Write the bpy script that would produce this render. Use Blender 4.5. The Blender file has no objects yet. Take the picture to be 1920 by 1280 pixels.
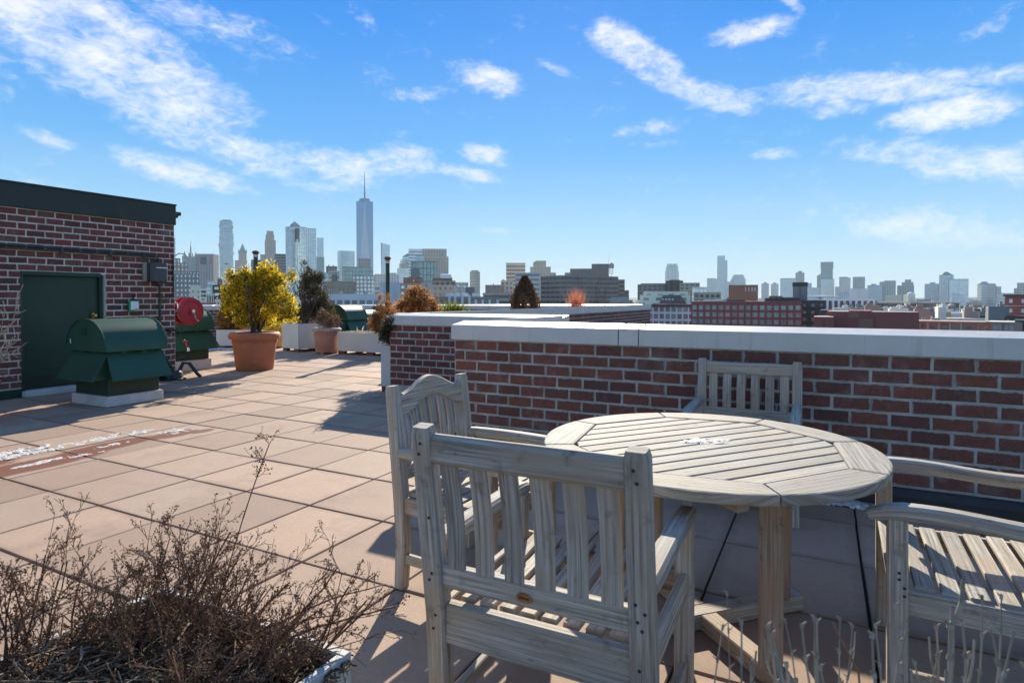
import bpy, bmesh, math, random
import numpy as np
from mathutils import Vector, Matrix
R = math.radians
rnd = random.Random(7)
nrs = np.random.RandomState(11)
scn = bpy.context.scene
COL = scn.collection

# ------------------------------------------------------------------ camera
F, PY, YAW, PIT, EYE = 1124.3, 578.9, R(27.49), R(1.0), 1.322
cam = bpy.data.cameras.new('camera')
cam.sensor_width = 36.0
cam.lens = F / 1920 * 36
cam.shift_y = -(640 - PY) / 1920
cam.clip_start, cam.clip_end = 0.05, 30000
cam.dof.use_dof = True
cam.dof.focus_distance = 4.0
cam.dof.aperture_fstop = 6.3
camo = bpy.data.objects.new('camera', cam)
camo.location = (0, 0, EYE)
camo.rotation_euler = (R(90) - PIT, 0, YAW)
COL.objects.link(camo)
scn.camera = camo

cy_, sy_ = math.cos(YAW), math.sin(YAW)
FWD = Vector((-sy_ * math.cos(PIT), cy_ * math.cos(PIT), -math.sin(PIT)))
RGT = Vector((cy_, sy_, 0))
UPV = RGT.cross(FWD)
EYEV = Vector((0, 0, EYE))
def ray(px, py): return FWD + RGT * ((px - 960) / F) - UPV * ((py - PY) / F)
def on_plane(px, py, h=0.0):
    d = ray(px, py); return EYEV + d * ((h - EYE) / d.z)
def at(px, py, Z): return EYEV + ray(px, py) * Z
def ztop(py, Z): return at(960, py, Z).z

# ------------------------------------------------------------------ sky, sun, exposure
SUN_EL, SUN_AZ = R(25.5), math.atan2(0.927, -0.3746)      # towards the sun, angle from +X
sun = bpy.data.lights.new('sun', 'SUN')
sun.energy = 4.2
sun.angle = R(0.5)
sun.color = (1.0, 0.92, 0.78)
suno = bpy.data.objects.new('sun', sun)
sd = Vector((math.cos(SUN_AZ) * math.cos(SUN_EL), math.sin(SUN_AZ) * math.cos(SUN_EL), math.sin(SUN_EL)))
suno.rotation_euler = sd.to_track_quat('Z', 'Y').to_euler()
suno.location = (0, 0, 60)
COL.objects.link(suno)

W = bpy.data.worlds.new('World'); scn.world = W; W.use_nodes = True
nt = W.node_tree; nt.nodes.clear()
def N(t, **k):
    n = nt.nodes.new(t)
    for a, b in k.items(): setattr(n, a, b)
    return n
def L(a, b): nt.links.new(a, b)
def MA(op, a, b=None, c=None, clamp=False):
    n = N('ShaderNodeMath', operation=op); n.use_clamp = clamp
    for i, v in enumerate((a, b, c)):
        if v is None: continue
        if isinstance(v, (int, float)): n.inputs[i].default_value = v
        else: L(v, n.inputs[i])
    return n.outputs[0]
sky = N('ShaderNodeTexSky', sky_type='NISHITA')
sky.sun_disc = False
sky.sun_elevation = SUN_EL
sky.sun_rotation = math.pi / 2 - SUN_AZ
sky.altitude = 50; sky.air_density = 1.0; sky.dust_density = 0.15; sky.ozone_density = 3.0
tc = N('ShaderNodeTexCoord')
rot = N('ShaderNodeVectorRotate', rotation_type='Z_AXIS'); rot.inputs['Angle'].default_value = -YAW
L(tc.outputs['Generated'], rot.inputs['Vector'])
sep = N('ShaderNodeSeparateXYZ'); L(rot.outputs[0], sep.inputs[0])
az = MA('MULTIPLY', MA('ARCTAN2', sep.outputs[0], sep.outputs[1]), 57.29578)
el = MA('MULTIPLY', MA('ARCSINE', sep.outputs[2]), 57.29578)
def azel(px, py):
    a = math.atan((px - 960) / F); return math.degrees(a), math.degrees(math.atan((559 - py) / F * math.cos(a)))
CLOUDS = [(235,125,265,92,25,1.0),(100,30,230,80,12,1.0),(400,45,150,42,6,.5),(0,150,45,60,0,.45),(85,258,60,15,15,.6),
 (340,322,130,30,10,.85),(510,300,150,36,6,.88),(640,318,80,38,8,.88),(600,345,95,16,5,.6),(760,303,72,34,0,.85),(905,290,55,20,6,.82),
 (872,324,66,16,12,.72),(910,150,78,28,12,.85),(790,180,70,15,-5,.45),(1155,85,62,30,25,.95),(1230,130,130,34,38,1.0),
 (1340,186,100,26,14,.95),(1410,60,85,26,0,.72),(1640,168,220,36,5,.85),(1790,215,130,34,2,.9),(1565,205,70,20,5,.6),
 (1220,243,80,18,-5,.6),(1215,270,46,12,0,.45),(1450,292,50,14,0,.8),(1830,300,240,40,12,.66),(1790,430,260,46,8,.56),
 (1640,412,120,12,0,.4),(1820,70,52,20,-12,.6),(1040,130,60,10,25,.6),(1510,470,90,9,3,.3),(940,433,60,8,0,.25),(1485,14,30,10,40,.6),
 (680,45,40,25,60,.35),(1860,470,90,22,10,.35)]
mask = None
for (px, py, rx, ry, an, s) in CLOUDS:
    a0, e0 = azel(px, py); k = 57.3 / F
    f = math.cos(math.radians(a0)) ** 2 * .5 + .5
    rx, ry = rx * k * f, ry * k * f; c, s_ = math.cos(R(-an)), math.sin(R(-an))
    da, de = MA('SUBTRACT', az, a0), MA('SUBTRACT', el, e0)
    u = MA('ADD', MA('MULTIPLY', da, c / rx), MA('MULTIPLY', de, s_ / rx))
    v = MA('ADD', MA('MULTIPLY', da, -s_ / ry), MA('MULTIPLY', de, c / ry))
    m = MA('MULTIPLY', MA('SUBTRACT', 1.4, MA('ADD', MA('MULTIPLY', u, u), MA('MULTIPLY', v, v))), s * .95)
    mask = m if mask is None else MA('MAXIMUM', mask, m)
mask = MA('MAXIMUM', mask, 0.0)
mask = MA('MINIMUM', mask, 1.0)
cmb = N('ShaderNodeCombineXYZ'); L(MA('MULTIPLY', sep.outputs[0], 6.6), cmb.inputs[0]); L(MA('MULTIPLY', sep.outputs[2], 12.5), cmb.inputs[1]); L(MA('MULTIPLY', sep.outputs[1], 6.6), cmb.inputs[2])
vr = N('ShaderNodeVectorRotate', rotation_type='Z_AXIS'); vr.inputs['Angle'].default_value = R(18); L(cmb.outputs[0], vr.inputs['Vector'])
n1 = N('ShaderNodeTexNoise'); n1.inputs['Scale'].default_value = 2.1; n1.inputs['Detail'].default_value = 12; n1.inputs['Roughness'].default_value = .62
n1.inputs['Distortion'].default_value = .25; L(vr.outputs[0], n1.inputs['Vector'])
n3 = N('ShaderNodeTexNoise'); n3.inputs['Scale'].default_value = 6.5; n3.inputs['Detail'].default_value = 8; n3.inputs['Roughness'].default_value = .68; n3.inputs['Distortion'].default_value = .6; L(vr.outputs[0], n3.inputs['Vector'])
n2 = N('ShaderNodeTexNoise'); n2.inputs['Scale'].default_value = .35; n2.inputs['Detail'].default_value = 3; L(vr.outputs[0], n2.inputs['Vector'])
# unseen sky gets added cloud, denser than in view, to whiten the sky fill
outside = N('ShaderNodeMapRange'); L(MA('MAXIMUM', MA('DIVIDE', MA('ABSOLUTE', az), 48.0), MA('DIVIDE', el, 30.0)), outside.inputs[0]); outside.inputs[1].default_value = .95; outside.inputs[2].default_value = 1.25
fill_cloud = MA('MULTIPLY', MA('SUBTRACT', n2.outputs[0], .42), MA('ADD', MA('MULTIPLY', outside.outputs[0], 3.4), .25))
tot = MA('ADD', MA('ADD', MA('MULTIPLY', mask, .95), MA('ADD', MA('MULTIPLY', MA('SUBTRACT', n1.outputs[0], .5), 2.3), MA('MULTIPLY', MA('SUBTRACT', n3.outputs[0], .5), 1.7))), MA('MINIMUM', fill_cloud, .75))
mr = N('ShaderNodeMapRange', interpolation_type='SMOOTHSTEP'); L(tot, mr.inputs[0])
mr.inputs[1].default_value = .16; mr.inputs[2].default_value = 1.75; mr.inputs[3].default_value = 0; mr.inputs[4].default_value = .88
lo = N('ShaderNodeMapRange'); L(el, lo.inputs[0]); lo.inputs[1].default_value = 0; lo.inputs[2].default_value = 6
mix = N('ShaderNodeMix', data_type='RGBA'); L(MA('MULTIPLY', mr.outputs[0], lo.outputs[0]), mix.inputs[0])
ramp = N('ShaderNodeValToRGB'); e_ = ramp.color_ramp.elements
while len(e_) < 6: e_.new(.5)
for i_, (p_, c_) in enumerate([(0, (.66, .86, .95)), (.09, (.40, .71, .96)), (.23, (.115, .46, .96)), (.41, (.012, .29, .93)), (.62, (.012, .20, .68)), (1, (.012, .15, .5))]):
    e_[i_].position = p_; e_[i_].color = (*c_, 1)
L(sep.outputs[2], ramp.inputs[0])
gs = N('ShaderNodeMix', data_type='RGBA', blend_type='MULTIPLY'); gs.inputs[0].default_value = 1; L(ramp.outputs[0], gs.inputs[6]); gs.inputs[7].default_value = (4.2, 4.35, 4.3, 1)
sk = N('ShaderNodeMix', data_type='RGBA'); sk.inputs[0].default_value = .94; L(sky.outputs[0], sk.inputs[6]); L(gs.outputs[2], sk.inputs[7])
L(sk.outputs[2], mix.inputs[6]); mix.inputs[7].default_value = (5.0, 4.95, 5.2, 1)
bg = N('ShaderNodeBackground'); bg.inputs['Strength'].default_value = 0.10
L(mix.outputs[2], bg.inputs['Color'])
out = N('ShaderNodeOutputWorld'); L(bg.outputs[0], out.inputs['Surface'])

scn.view_settings.view_transform = 'Standard'
scn.view_settings.look = 'None'
scn.view_settings.gamma = 1.0
scn.view_settings.exposure = 1.17
scn.view_settings.use_curve_mapping = False
scn.render.engine = 'CYCLES'
scn.cycles.use_denoising = True
scn.cycles.max_bounces = 6
scn.cycles.transparent_max_bounces = 6
scn.cycles.volume_bounces = 0
scn.cycles.sample_clamp_indirect = 6.0

# ------------------------------------------------------------------ materials
MATS = {}
class MT:
    def __init__(s, name):
        s.m = bpy.data.materials.new(name); s.m.use_nodes = True; s.t = s.m.node_tree; s.t.nodes.clear()
        s.out = s.n('ShaderNodeOutputMaterial')
    def n(s, ty, **k):
        x = s.t.nodes.new(ty)
        for a, b in k.items(): setattr(x, a, b)
        return x
    def l(s, a, b): s.t.links.new(a, b)
    def noise(s, vec, scale, detail=4, rough=.55):
        x = s.n('ShaderNodeTexNoise'); x.inputs['Scale'].default_value = scale; x.inputs['Detail'].default_value = detail
        x.inputs['Roughness'].default_value = rough; s.l(vec, x.inputs['Vector']); return x.outputs[0]
    def ramp(s, fac, stops):
        x = s.n('ShaderNodeValToRGB'); e = x.color_ramp.elements
        while len(e) < len(stops): e.new(.5)
        for i, (p, c) in enumerate(stops): e[i].position = p; e[i].color = (*c, 1) if len(c) == 3 else c
        s.l(fac, x.inputs[0]); return x.outputs[0]
    def mixc(s, fac, a, b, blend='MIX'):
        x = s.n('ShaderNodeMix', data_type='RGBA', blend_type=blend)
        for i, v in ((0, fac), (6, a), (7, b)):
            if isinstance(v, (int, float)): x.inputs[i].default_value = v
            elif isinstance(v, tuple): x.inputs[i].default_value = (*v, 1)
            else: s.l(v, x.inputs[i])
        return x.outputs[2]
    def rng(s, v, a, b, c, d):
        x = s.n('ShaderNodeMapRange'); s.l(v, x.inputs[0])
        for i, q in enumerate((a, b, c, d)): x.inputs[i + 1].default_value = q
        return x.outputs[0]
    def math(s, op, a, b=None):
        x = s.n('ShaderNodeMath', operation=op)
        for i, v in enumerate((a, b)):
            if v is None: continue
            if isinstance(v, (int, float)): x.inputs[i].default_value = v
            else: s.l(v, x.inputs[i])
        return x.outputs[0]
    def bsdf(s, col, rough=.7, metal=0, bump=None, bs=.3, bd=.01, spec=.5):
        p = s.n('ShaderNodeBsdfPrincipled')
        if isinstance(col, tuple): p.inputs['Base Color'].default_value = (*col, 1)
        else: s.l(col, p.inputs['Base Color'])
        if isinstance(rough, (int, float)): p.inputs['Roughness'].default_value = rough
        else: s.l(rough, p.inputs['Roughness'])
        p.inputs['Metallic'].default_value = metal
        p.inputs['Specular IOR Level'].default_value = spec
        if bump is not None:
            b = s.n('ShaderNodeBump'); b.inputs['Strength'].default_value = bs; b.inputs['Distance'].default_value = bd
            s.l(bump, b.inputs['Height']); s.l(b.outputs[0], p.inputs['Normal'])
        s.l(p.outputs[0], s.out.inputs[0]); return p
    def coord(s, k='Object'): return s.n('ShaderNodeTexCoord').outputs[k]
    def pos(s): return s.n('ShaderNodeNewGeometry').outputs['Position']
    def rand(s): return s.n('ShaderNodeObjectInfo').outputs['Random']

def simple(name, col, rough=.7, var=.18, scale=3.0, metal=0, bump=0, objrand=0, dirt=None, spec=.5):
    m = MT(name); v = m.pos()
    a = m.noise(v, scale, 5); 
    c = m.mixc(m.rng(a, .3, .7, 0, 1), tuple(x * (1 - var) for x in col), tuple(min(1, x * (1 + var)) for x in col))
    if dirt:
        b = m.noise(v, dirt[1], 6, .65)
        c = m.mixc(m.rng(b, dirt[2], dirt[2] + .18, 0, dirt[3]), c, dirt[0])
    if objrand:
        c = m.mixc(1.0, c, m.ramp(m.rand(), [(0, (1 - objrand,) * 3), (1, (1 + objrand,) * 3)]), 'MULTIPLY')
    m.bsdf(c, rough, metal, m.noise(v, scale * 14, 4) if bump else None, bump, .004, spec)
    MATS[name] = m.m; return m.m

def facade(name, col, rough=.8, var=.1, spec=.4):
    return simple(name, col, rough, var, .05, spec=spec)

def glassy(name, col, rough=.12, metal=.0, var=.25, scale=.08):
    m = MT(name); v = m.pos()
    sc = m.n('ShaderNodeVectorMath', operation='SNAP'); m.l(v, sc.inputs[0]); sc.inputs[1].default_value = (3.1, 3.1, 3.7)
    w = m.n('ShaderNodeTexWhiteNoise', noise_dimensions='3D'); m.l(sc.outputs[0], w.inputs[0])
    a = m.math('ADD', m.math('MULTIPLY', w.outputs[0], .6), m.math('MULTIPLY', m.noise(v, scale, 2), .4))
    c = m.mixc(a, tuple(x * (1 - var) for x in col), tuple(x * (1 + var) for x in col))
    m.bsdf(c, rough, metal, spec=.6); MATS[name] = m.m; return m.m

def make_mats():
    # pinkish concrete pavers, with wet soil-stained areas round the melting snow
    m = MT('paver'); p = m.pos()
    n_a = m.noise(p, 260, 3, .7); n_b = m.noise(p, 1.1, 5, .6); n_c = m.noise(p, 7, 6, .65)
    c = m.mixc(m.rng(n_b, .32, .7, 0, 1), (.35, .235, .155), (.42, .295, .205))
    c = m.mixc(m.rng(n_c, .42, .75, 0, .5), c, (.34, .215, .145))
    c = m.mixc(m.rng(m.noise(p, 48, 4, .7), .38, .66, 0, .42), c, (.27, .175, .118))
    c = m.mixc(m.rng(n_a, .35, .65, 0, .34), c, (.60, .45, .33))
    c = m.mixc(1.0, c, m.ramp(m.rand(), [(0, (.74, .70, .68)), (.35, (.95, .90, .87)), (.7, (1, 1, 1)), (1, (1.1, 1.03, .97))]), 'MULTIPLY')
    ob = m.n('ShaderNodeSeparateXYZ'); m.l(m.coord(), ob.inputs[0])
    ed = m.math('MAXIMUM', m.math('ABSOLUTE', ob.outputs[0]), m.math('ABSOLUTE', ob.outputs[1]))
    c = m.mixc(m.rng(m.math('ADD', ed, m.math('MULTIPLY', m.math('SUBTRACT', n_c, .5), .10)), .262, .305, 0, .42), c, (.21, .138, .095))
    c = m.mixc(m.rng(m.noise(p, 2.3, 6, .7), .52, .68, 0, .6), c, (.27, .175, .125))
    sx = m.n('ShaderNodeSeparateXYZ'); m.l(p, sx.inputs[0])
    wet = None
    for (x, y, rx, ry, an) in [(-5.56, 2.40, .17, .55, .0), (-5.69, 3.10, .14, .42, .02), (-5.62, 3.64, .13, .24, .0), (-6.0, 2.0, .25, .5, .0), (-5.50, 3.86, .07, .12, 0)]:
        ca, sa = math.cos(an), math.sin(an)
        dx, dy = m.math('SUBTRACT', sx.outputs[0], x), m.math('SUBTRACT', sx.outputs[1], y)
        u = m.math('ADD', m.math('MULTIPLY', dx, ca / rx), m.math('MULTIPLY', dy, sa / rx))
        v = m.math('ADD', m.math('MULTIPLY', dx, -sa / ry), m.math('MULTIPLY', dy, ca / ry))
        d = m.math('SUBTRACT', 1.0, m.math('ADD', m.math('MULTIPLY', u, u), m.math('MULTIPLY', v, v)))
        wet = d if wet is None else m.math('MAXIMUM', wet, d)
    wf = m.rng(m.math('ADD', m.math('ADD', wet, .45), m.math('MULTIPLY', m.math('SUBTRACT', m.noise(p, 6, 5), .5), 1.1)), 0.0, .55, 0, .9)
    c = m.mixc(wf, c, (.23, .085, .042))
    b = m.bsdf(c, .8, 0, m.noise(p, 220, 3, .7), .6, .0025)
    m.l(m.rng(wf, 0, 1, .82, .38), b.inputs['Roughness'])
    MATS['paver'] = m.m

    def brick(name, stops, mort=None):
        m = MT(name); p = m.pos(); r = m.rand()
        c = m.ramp(r, stops)
        c = m.mixc(m.rng(m.noise(p, 28, 5, .65), .35, .7, 0, .55), c, tuple(x * .55 for x in stops[0][1]))
        c = m.mixc(m.rng(m.noise(p, 90, 3), .60, .78, 0, .4), c, (.42, .33, .28))
        c = m.mixc(m.rng(m.noise(p, 3.1, 6, .72), .54, .72, 0, .30), c, (.46, .38, .33))
        c = m.mixc(m.rng(m.noise(p, 1.3, 4), .5, .75, 0, .4), c, stops[0][1])
        if mort:                      # mortar smeared unevenly over the arrises
            ob = m.n('ShaderNodeSeparateXYZ'); m.l(m.coord(), ob.inputs[0])
            d = m.math('MINIMUM', m.math('SUBTRACT', .103, m.math('ABSOLUTE', ob.outputs[0])), m.math('SUBTRACT', .038, m.math('ABSOLUTE', ob.outputs[2])))
            d = m.math('ADD', d, m.math('MULTIPLY', m.math('SUBTRACT', m.noise(p, 34, 5, .7), .5), .030))
            c = m.mixc(m.rng(d, .0035, -.001, 0, .85), c, mort)
        m.bsdf(c, .85, 0, m.noise(p, 120, 4), .6, .004); MATS[name] = m.m
    RED = [(0, (.125, .052, .036)), (.35, (.20, .070, .045)), (.7, (.255, .080, .048)), (1, (.17, .068, .047))]
    DARK = [(0, (.10, .042, .034)), (.3, (.16, .048, .036)), (.62, (.22, .058, .042)), (.8, (.17, .085, .066)), (1, (.27, .05, .038))]
    brick('brick_red', RED, (.40, .365, .31)); brick('brick_dark', DARK, (.52, .475, .39)); brick('brick_red_joined', RED); brick('brick_dark_joined', DARK)
    def coping():
        m = MT('coping_white'); p = m.pos(); mp = m.n('ShaderNodeMapping'); mp.inputs['Scale'].default_value = (14, 14, 1.2); m.l(p, mp.inputs[0])
        st = m.noise(mp.outputs[0], 1, 5, .6); b = m.noise(p, 3.2, 5, .6)
        c = m.mixc(m.rng(b, .35, .7, 0, .8), (.62, .59, .525), (.53, .50, .44)); c = m.mixc(m.rng(st, .56, .72, 0, .42), c, (.36, .335, .285))
        c = m.mixc(m.rng(m.noise(p, 22, 5, .7), .66, .78, 0, .5), c, (.36, .33, .29))
        m.bsdf(c, .42, 0, m.noise(p, 2.2, 2), .35, .02); MATS['coping_white'] = m.m
    simple('mortar', (.45, .41, .35), .9, .25, 7, bump=.8, dirt=((.22, .19, .16), 5, .55, .6))
    simple('mortar_pale', (.64, .585, .48), .9, .2, 7, bump=.8, dirt=((.34, .30, .25), 4, .56, .6))
    coping()
    simple('flashing', (.034, .027, .023), .6, .35, 4)
    simple('roof_felt', (.06, .055, .055), .9, .3, 3)
    simple('green_paint', (.014, .066, .033), .5, .18, 2.0, dirt=((.06, .075, .055), 5, .62, .5))
    simple('green_dark', (.011, .040, .022), .5, .2, 2.0, dirt=((.05, .05, .035), 4, .55, .5))
    simple('fascia', (.020, .029, .022), .5, .2, 1.2, dirt=((.06, .075, .065), 3, .6, .5))
    simple('white_wash', (.56, .54, .49), .85, .15, 5, dirt=((.16, .15, .14), 9, .58, .7), bump=.4)
    simple('white_box', (.56, .55, .50), .55, .08, 1.5, dirt=((.33, .32, .29), 6, .62, .4))
    simple('terracotta', (.40, .135, .062), .7, .12, 3, dirt=((.5, .34, .27), 5, .6, .4))
    simple('terracotta_pink', (.42, .20, .14), .75, .12, 4, dirt=((.52, .40, .36), 5, .58, .4))
    simple('terracotta_pale', (.50, .29, .15), .75, .12, 4)
    simple('rim_grey', (.38, .29, .25), .8, .2, 6)
    simple('soil', (.045, .03, .02), .95, .5, 30, bump=.8)
    simple('mulch', (.24, .11, .06), .9, .4, 40, bump=.6)
    simple('pipe_dark', (.05, .045, .042), .5, .3, 6)
    simple('black_iron', (.02, .02, .021), .4, .3, 6)
    simple('plastic_grey', (.045, .05, .052), .35, .1, 4)
    simple('box_beige', (.36, .33, .27), .6, .1, 4)
    simple('hose_red', (.42, .012, .022), .38, .1, 3)
    simple('chrome', (.6, .6, .6), .25, .1, 5, metal=1)
    simple('brass', (.55, .36, .10), .3, .15, 20, metal=1)
    simple('copper_plate', (.42, .17, .055), .45, .3, 60, metal=.5)
    simple('white_paint', (.78, .79, .78), .5, .05, 4)
    simple('sign_green', (.02, .25, .09), .5, .1, 8)
    simple('sign_pink', (.7, .3, .22), .5, .1, 8)
    simple('plug', (.035, .026, .02), .8, .3, 50)
    simple('rust', (.12, .055, .03), .85, .3, 12)
    m = MT('snow'); p = m.pos()
    b = m.bsdf(m.mixc(m.rng(m.noise(p, 24, 5, .7), .40, .62, 0, 1), (.46, .38, .32), (.82, .79, .74)), .6, 0, m.noise(p, 60, 5, .7), .8, .02)
    b.inputs['Subsurface Weight'].default_value = .3; b.inputs['Subsurface Radius'].default_value = (.02, .025, .03); b.inputs['Subsurface Scale'].default_value = .5
    MATS['snow'] = m.m

    def teak(name, light, mid, dark, warm):
        m = MT(name)
        uv = m.n('ShaderNodeUVMap'); mp = m.n('ShaderNodeMapping'); mp.inputs['Scale'].default_value = (2.2, 95, 1); m.l(uv.outputs[0], mp.inputs[0])
        g = m.noise(mp.outputs[0], 1.0, 6, .7)
        mp2 = m.n('ShaderNodeMapping'); mp2.inputs['Scale'].default_value = (5.5, 34, 1); m.l(uv.outputs[0], mp2.inputs[0])
        wv = m.n('ShaderNodeTexWave', wave_type='BANDS', bands_direction='Y'); wv.inputs['Scale'].default_value = .55; wv.inputs['Distortion'].default_value = 7
        wv.inputs['Detail'].default_value = 3; wv.inputs['Detail Scale'].default_value = .6; m.l(mp2.outputs[0], wv.inputs[0])
        p = m.pos(); big = m.noise(p, 5, 4)
        c = m.mixc(m.rng(g, .38, .60, 0, 1), dark, light)
        mp3 = m.n('ShaderNodeMapping'); mp3.inputs['Scale'].default_value = (3.0, 130, 1); m.l(uv.outputs[0], mp3.inputs[0]); ck = m.noise(mp3.outputs[0], 1.0, 3, .5)
        vo = m.n('ShaderNodeTexVoronoi'); vo.inputs['Scale'].default_value = 1; mp4 = m.n('ShaderNodeMapping'); mp4.inputs['Scale'].default_value = (7, 22, 1); m.l(uv.outputs[0], mp4.inputs[0]); m.l(mp4.outputs[0], vo.inputs['Vector'])
        c = m.mixc(m.math('MULTIPLY', wv.outputs['Fac'], .35), c, mid)
        c = m.mixc(m.rng(big, .42, .68, 0, .8), c, warm)
        c = m.mixc(m.rng(m.noise(p, 14, 6, .72), .56, .72, 0, .6), c, tuple(x * .45 for x in dark))
        c = m.mixc(m.rng(vo.outputs['Distance'], .10, .02, 0, .6), c, tuple(x * .5 for x in dark))
        c = m.mixc(m.rng(ck, .68, .74, 0, .8), c, tuple(x * .35 for x in dark))
        c = m.mixc(1.0, c, m.ramp(m.rand(), [(0, (.78, .78, .78)), (.5, (1, .99, .97)), (.8, (1, .95, .88)), (1, (1.12, 1.1, 1.07))]), 'MULTIPLY')
        m.bsdf(c, .78, 0, m.math('ADD', g, m.math('MULTIPLY', wv.outputs['Fac'], .3)), .55, .0025); MATS[name] = m.m
    teak('teak', (.55, .515, .445), (.36, .315, .25), (.16, .135, .105), (.38, .29, .20))
    teak('teak_warm', (.42, .34, .255), (.27, .20, .14), (.19, .14, .10), (.34, .24, .155))
    teak('teak_table', (.45, .42, .355), (.29, .26, .21), (.14, .12, .09), (.33, .27, .195))

    def leaf(name, stops, trans=.45, rough=.6, sc=5):
        m = MT(name); g = m.n('ShaderNodeNewGeometry')
        c = m.ramp(m.math('ADD', m.math('MULTIPLY', g.outputs['Random Per Island'], .55), m.math('MULTIPLY', m.noise(g.outputs['Position'], sc, 3), .5)), stops)
        p = m.n('ShaderNodeBsdfPrincipled'); m.l(c, p.inputs['Base Color']); p.inputs['Roughness'].default_value = rough; p.inputs['Specular IOR Level'].default_value = .25
        t = m.n('ShaderNodeBsdfTranslucent'); m.l(c, t.inputs['Color'])
        x = m.n('ShaderNodeMixShader'); x.inputs[0].default_value = trans; m.l(p.outputs[0], x.inputs[1]); m.l(t.outputs[0], x.inputs[2])
        m.l(x.outputs[0], m.out.inputs[0]); MATS[name] = m.m
    leaf('leaf_gold', [(.26, (.05, .06, .012)), (.38, (.18, .17, .02)), (.47, (.48, .37, .03)), (.70, (.80, .57, .04))], .6, sc=3)
    leaf('leaf_juniper', [(.25, (.035, .036, .02)), (.5, (.085, .078, .042)), (.75, (.17, .125, .065))], .35)
    leaf('leaf_rust', [(.25, (.09, .055, .025)), (.48, (.28, .14, .05)), (.72, (.52, .24, .075))], .6)
    leaf('leaf_bronze', [(.25, (.07, .042, .016)), (.5, (.22, .115, .03)), (.78, (.36, .18, .04))], .5)
    leaf('leaf_brown', [(.25, (.06, .04, .026)), (.5, (.14, .09, .055)), (.8, (.24, .14, .075))], .4)
    leaf('leaf_yucca', [(.2, (.08, .10, .02)), (.5, (.20, .22, .04)), (.8, (.38, .36, .08))], .4)
    leaf('grass_flare_tint', [(.2, (.40, .12, .06)), (.5, (.62, .22, .12)), (.8, (.75, .34, .2))], .5)  # orange of the lens flare painted into the blade colour
    leaf('grass_straw', [(.2, (.28, .22, .15)), (.8, (.5, .42, .3))], .4)
    leaf('twig_brown', [(.2, (.05, .028, .018)), (.5, (.155, .08, .046)), (.8, (.30, .165, .09))], .0, .8, 9)
    leaf('twig_pale', [(.2, (.19, .165, .13)), (.8, (.38, .335, .26))], .0, .8)
    leaf('twig_red', [(.2, (.10, .035, .03)), (.8, (.22, .09, .07))], .0, .6)
    leaf('litter', [(.2, (.025, .018, .013)), (.45, (.10, .072, .046)), (.62, (.36, .27, .175)), (.82, (.22, .09, .035))], .0, .85, 14)
    leaf('seed_brown', [(.2, (.06, .035, .022)), (.8, (.17, .10, .06))], .2, .9)
    leaf('bark', [(.2, (.05, .04, .03)), (.8, (.12, .095, .07))], .0, .9)
    # city
    glassy('glass_blue', (.34, .47, .54), .12, .55)
    glassy('glass_pale', (.55, .66, .69), .18, .5)
    glassy('glass_teal', (.24, .36, .37), .14, .5)
    glassy('glass_dark', (.05, .065, .075), .15, .1, .5)
    glassy('glass_tower', (.34, .42, .47), .16, .6, .08)
    glassy('window_glass', (.16, .21, .22), .1, .35, .7)
    for nm, c in dict(stone_beige=(.42, .38, .31), stone_tan=(.40, .33, .25), stone_grey=(.29, .285, .27), stone_light=(.55, .54, .50), stone_brown=(.25, .20, .165),
                      stone_slate=(.15, .165, .175), brick_maroon=(.20, .065, .055), brick_orange=(.34, .13, .075), brick_brown=(.20, .105, .075),
                      brick_black=(.045, .047, .045), concrete=(.30, .295, .28), slab_grey=(.165, .16, .15), white_stucco=(.68, .69, .68), steel_grey=(.24, .27, .29), blue_grey=(.30, .37, .42),
                      cream=(.58, .53, .43), green_grey=(.20, .24, .22), tile_white=(.60, .60, .57), roof_grey=(.22, .22, .22), tank_wood=(.20, .155, .125),
                      tank_pale=(.42, .41, .38), copper_green=(.22, .32, .27)).items():
        facade(nm, tuple(min(.8, x * 1.42 * w) for x, w in zip(c, (1.06, 1.0, .92))))
    simple('asphalt', (.05, .05, .052), .9, .2, .01)
    simple('hill', (.06, .07, .06), .95, .3, .004)
    m = MT('water'); m.bsdf((.03, .05, .06), .15, 0, m.noise(m.pos(), .15, 4), .2, .5); MATS['water'] = m.m
make_mats()
# ------------------------------------------------------------------ mesh helpers
def crect(w, h, c):
    a, b = w / 2, h / 2
    return [(-a + c, -b), (a - c, -b), (a, -b + c), (a, b - c), (a - c, b), (-a + c, b), (-a, b - c), (-a, -b + c)]
def ngon(r, n=8, ph=0.0): return [(r * math.cos(2 * math.pi * i / n + ph), r * math.sin(2 * math.pi * i / n + ph)) for i in range(n)]

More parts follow.
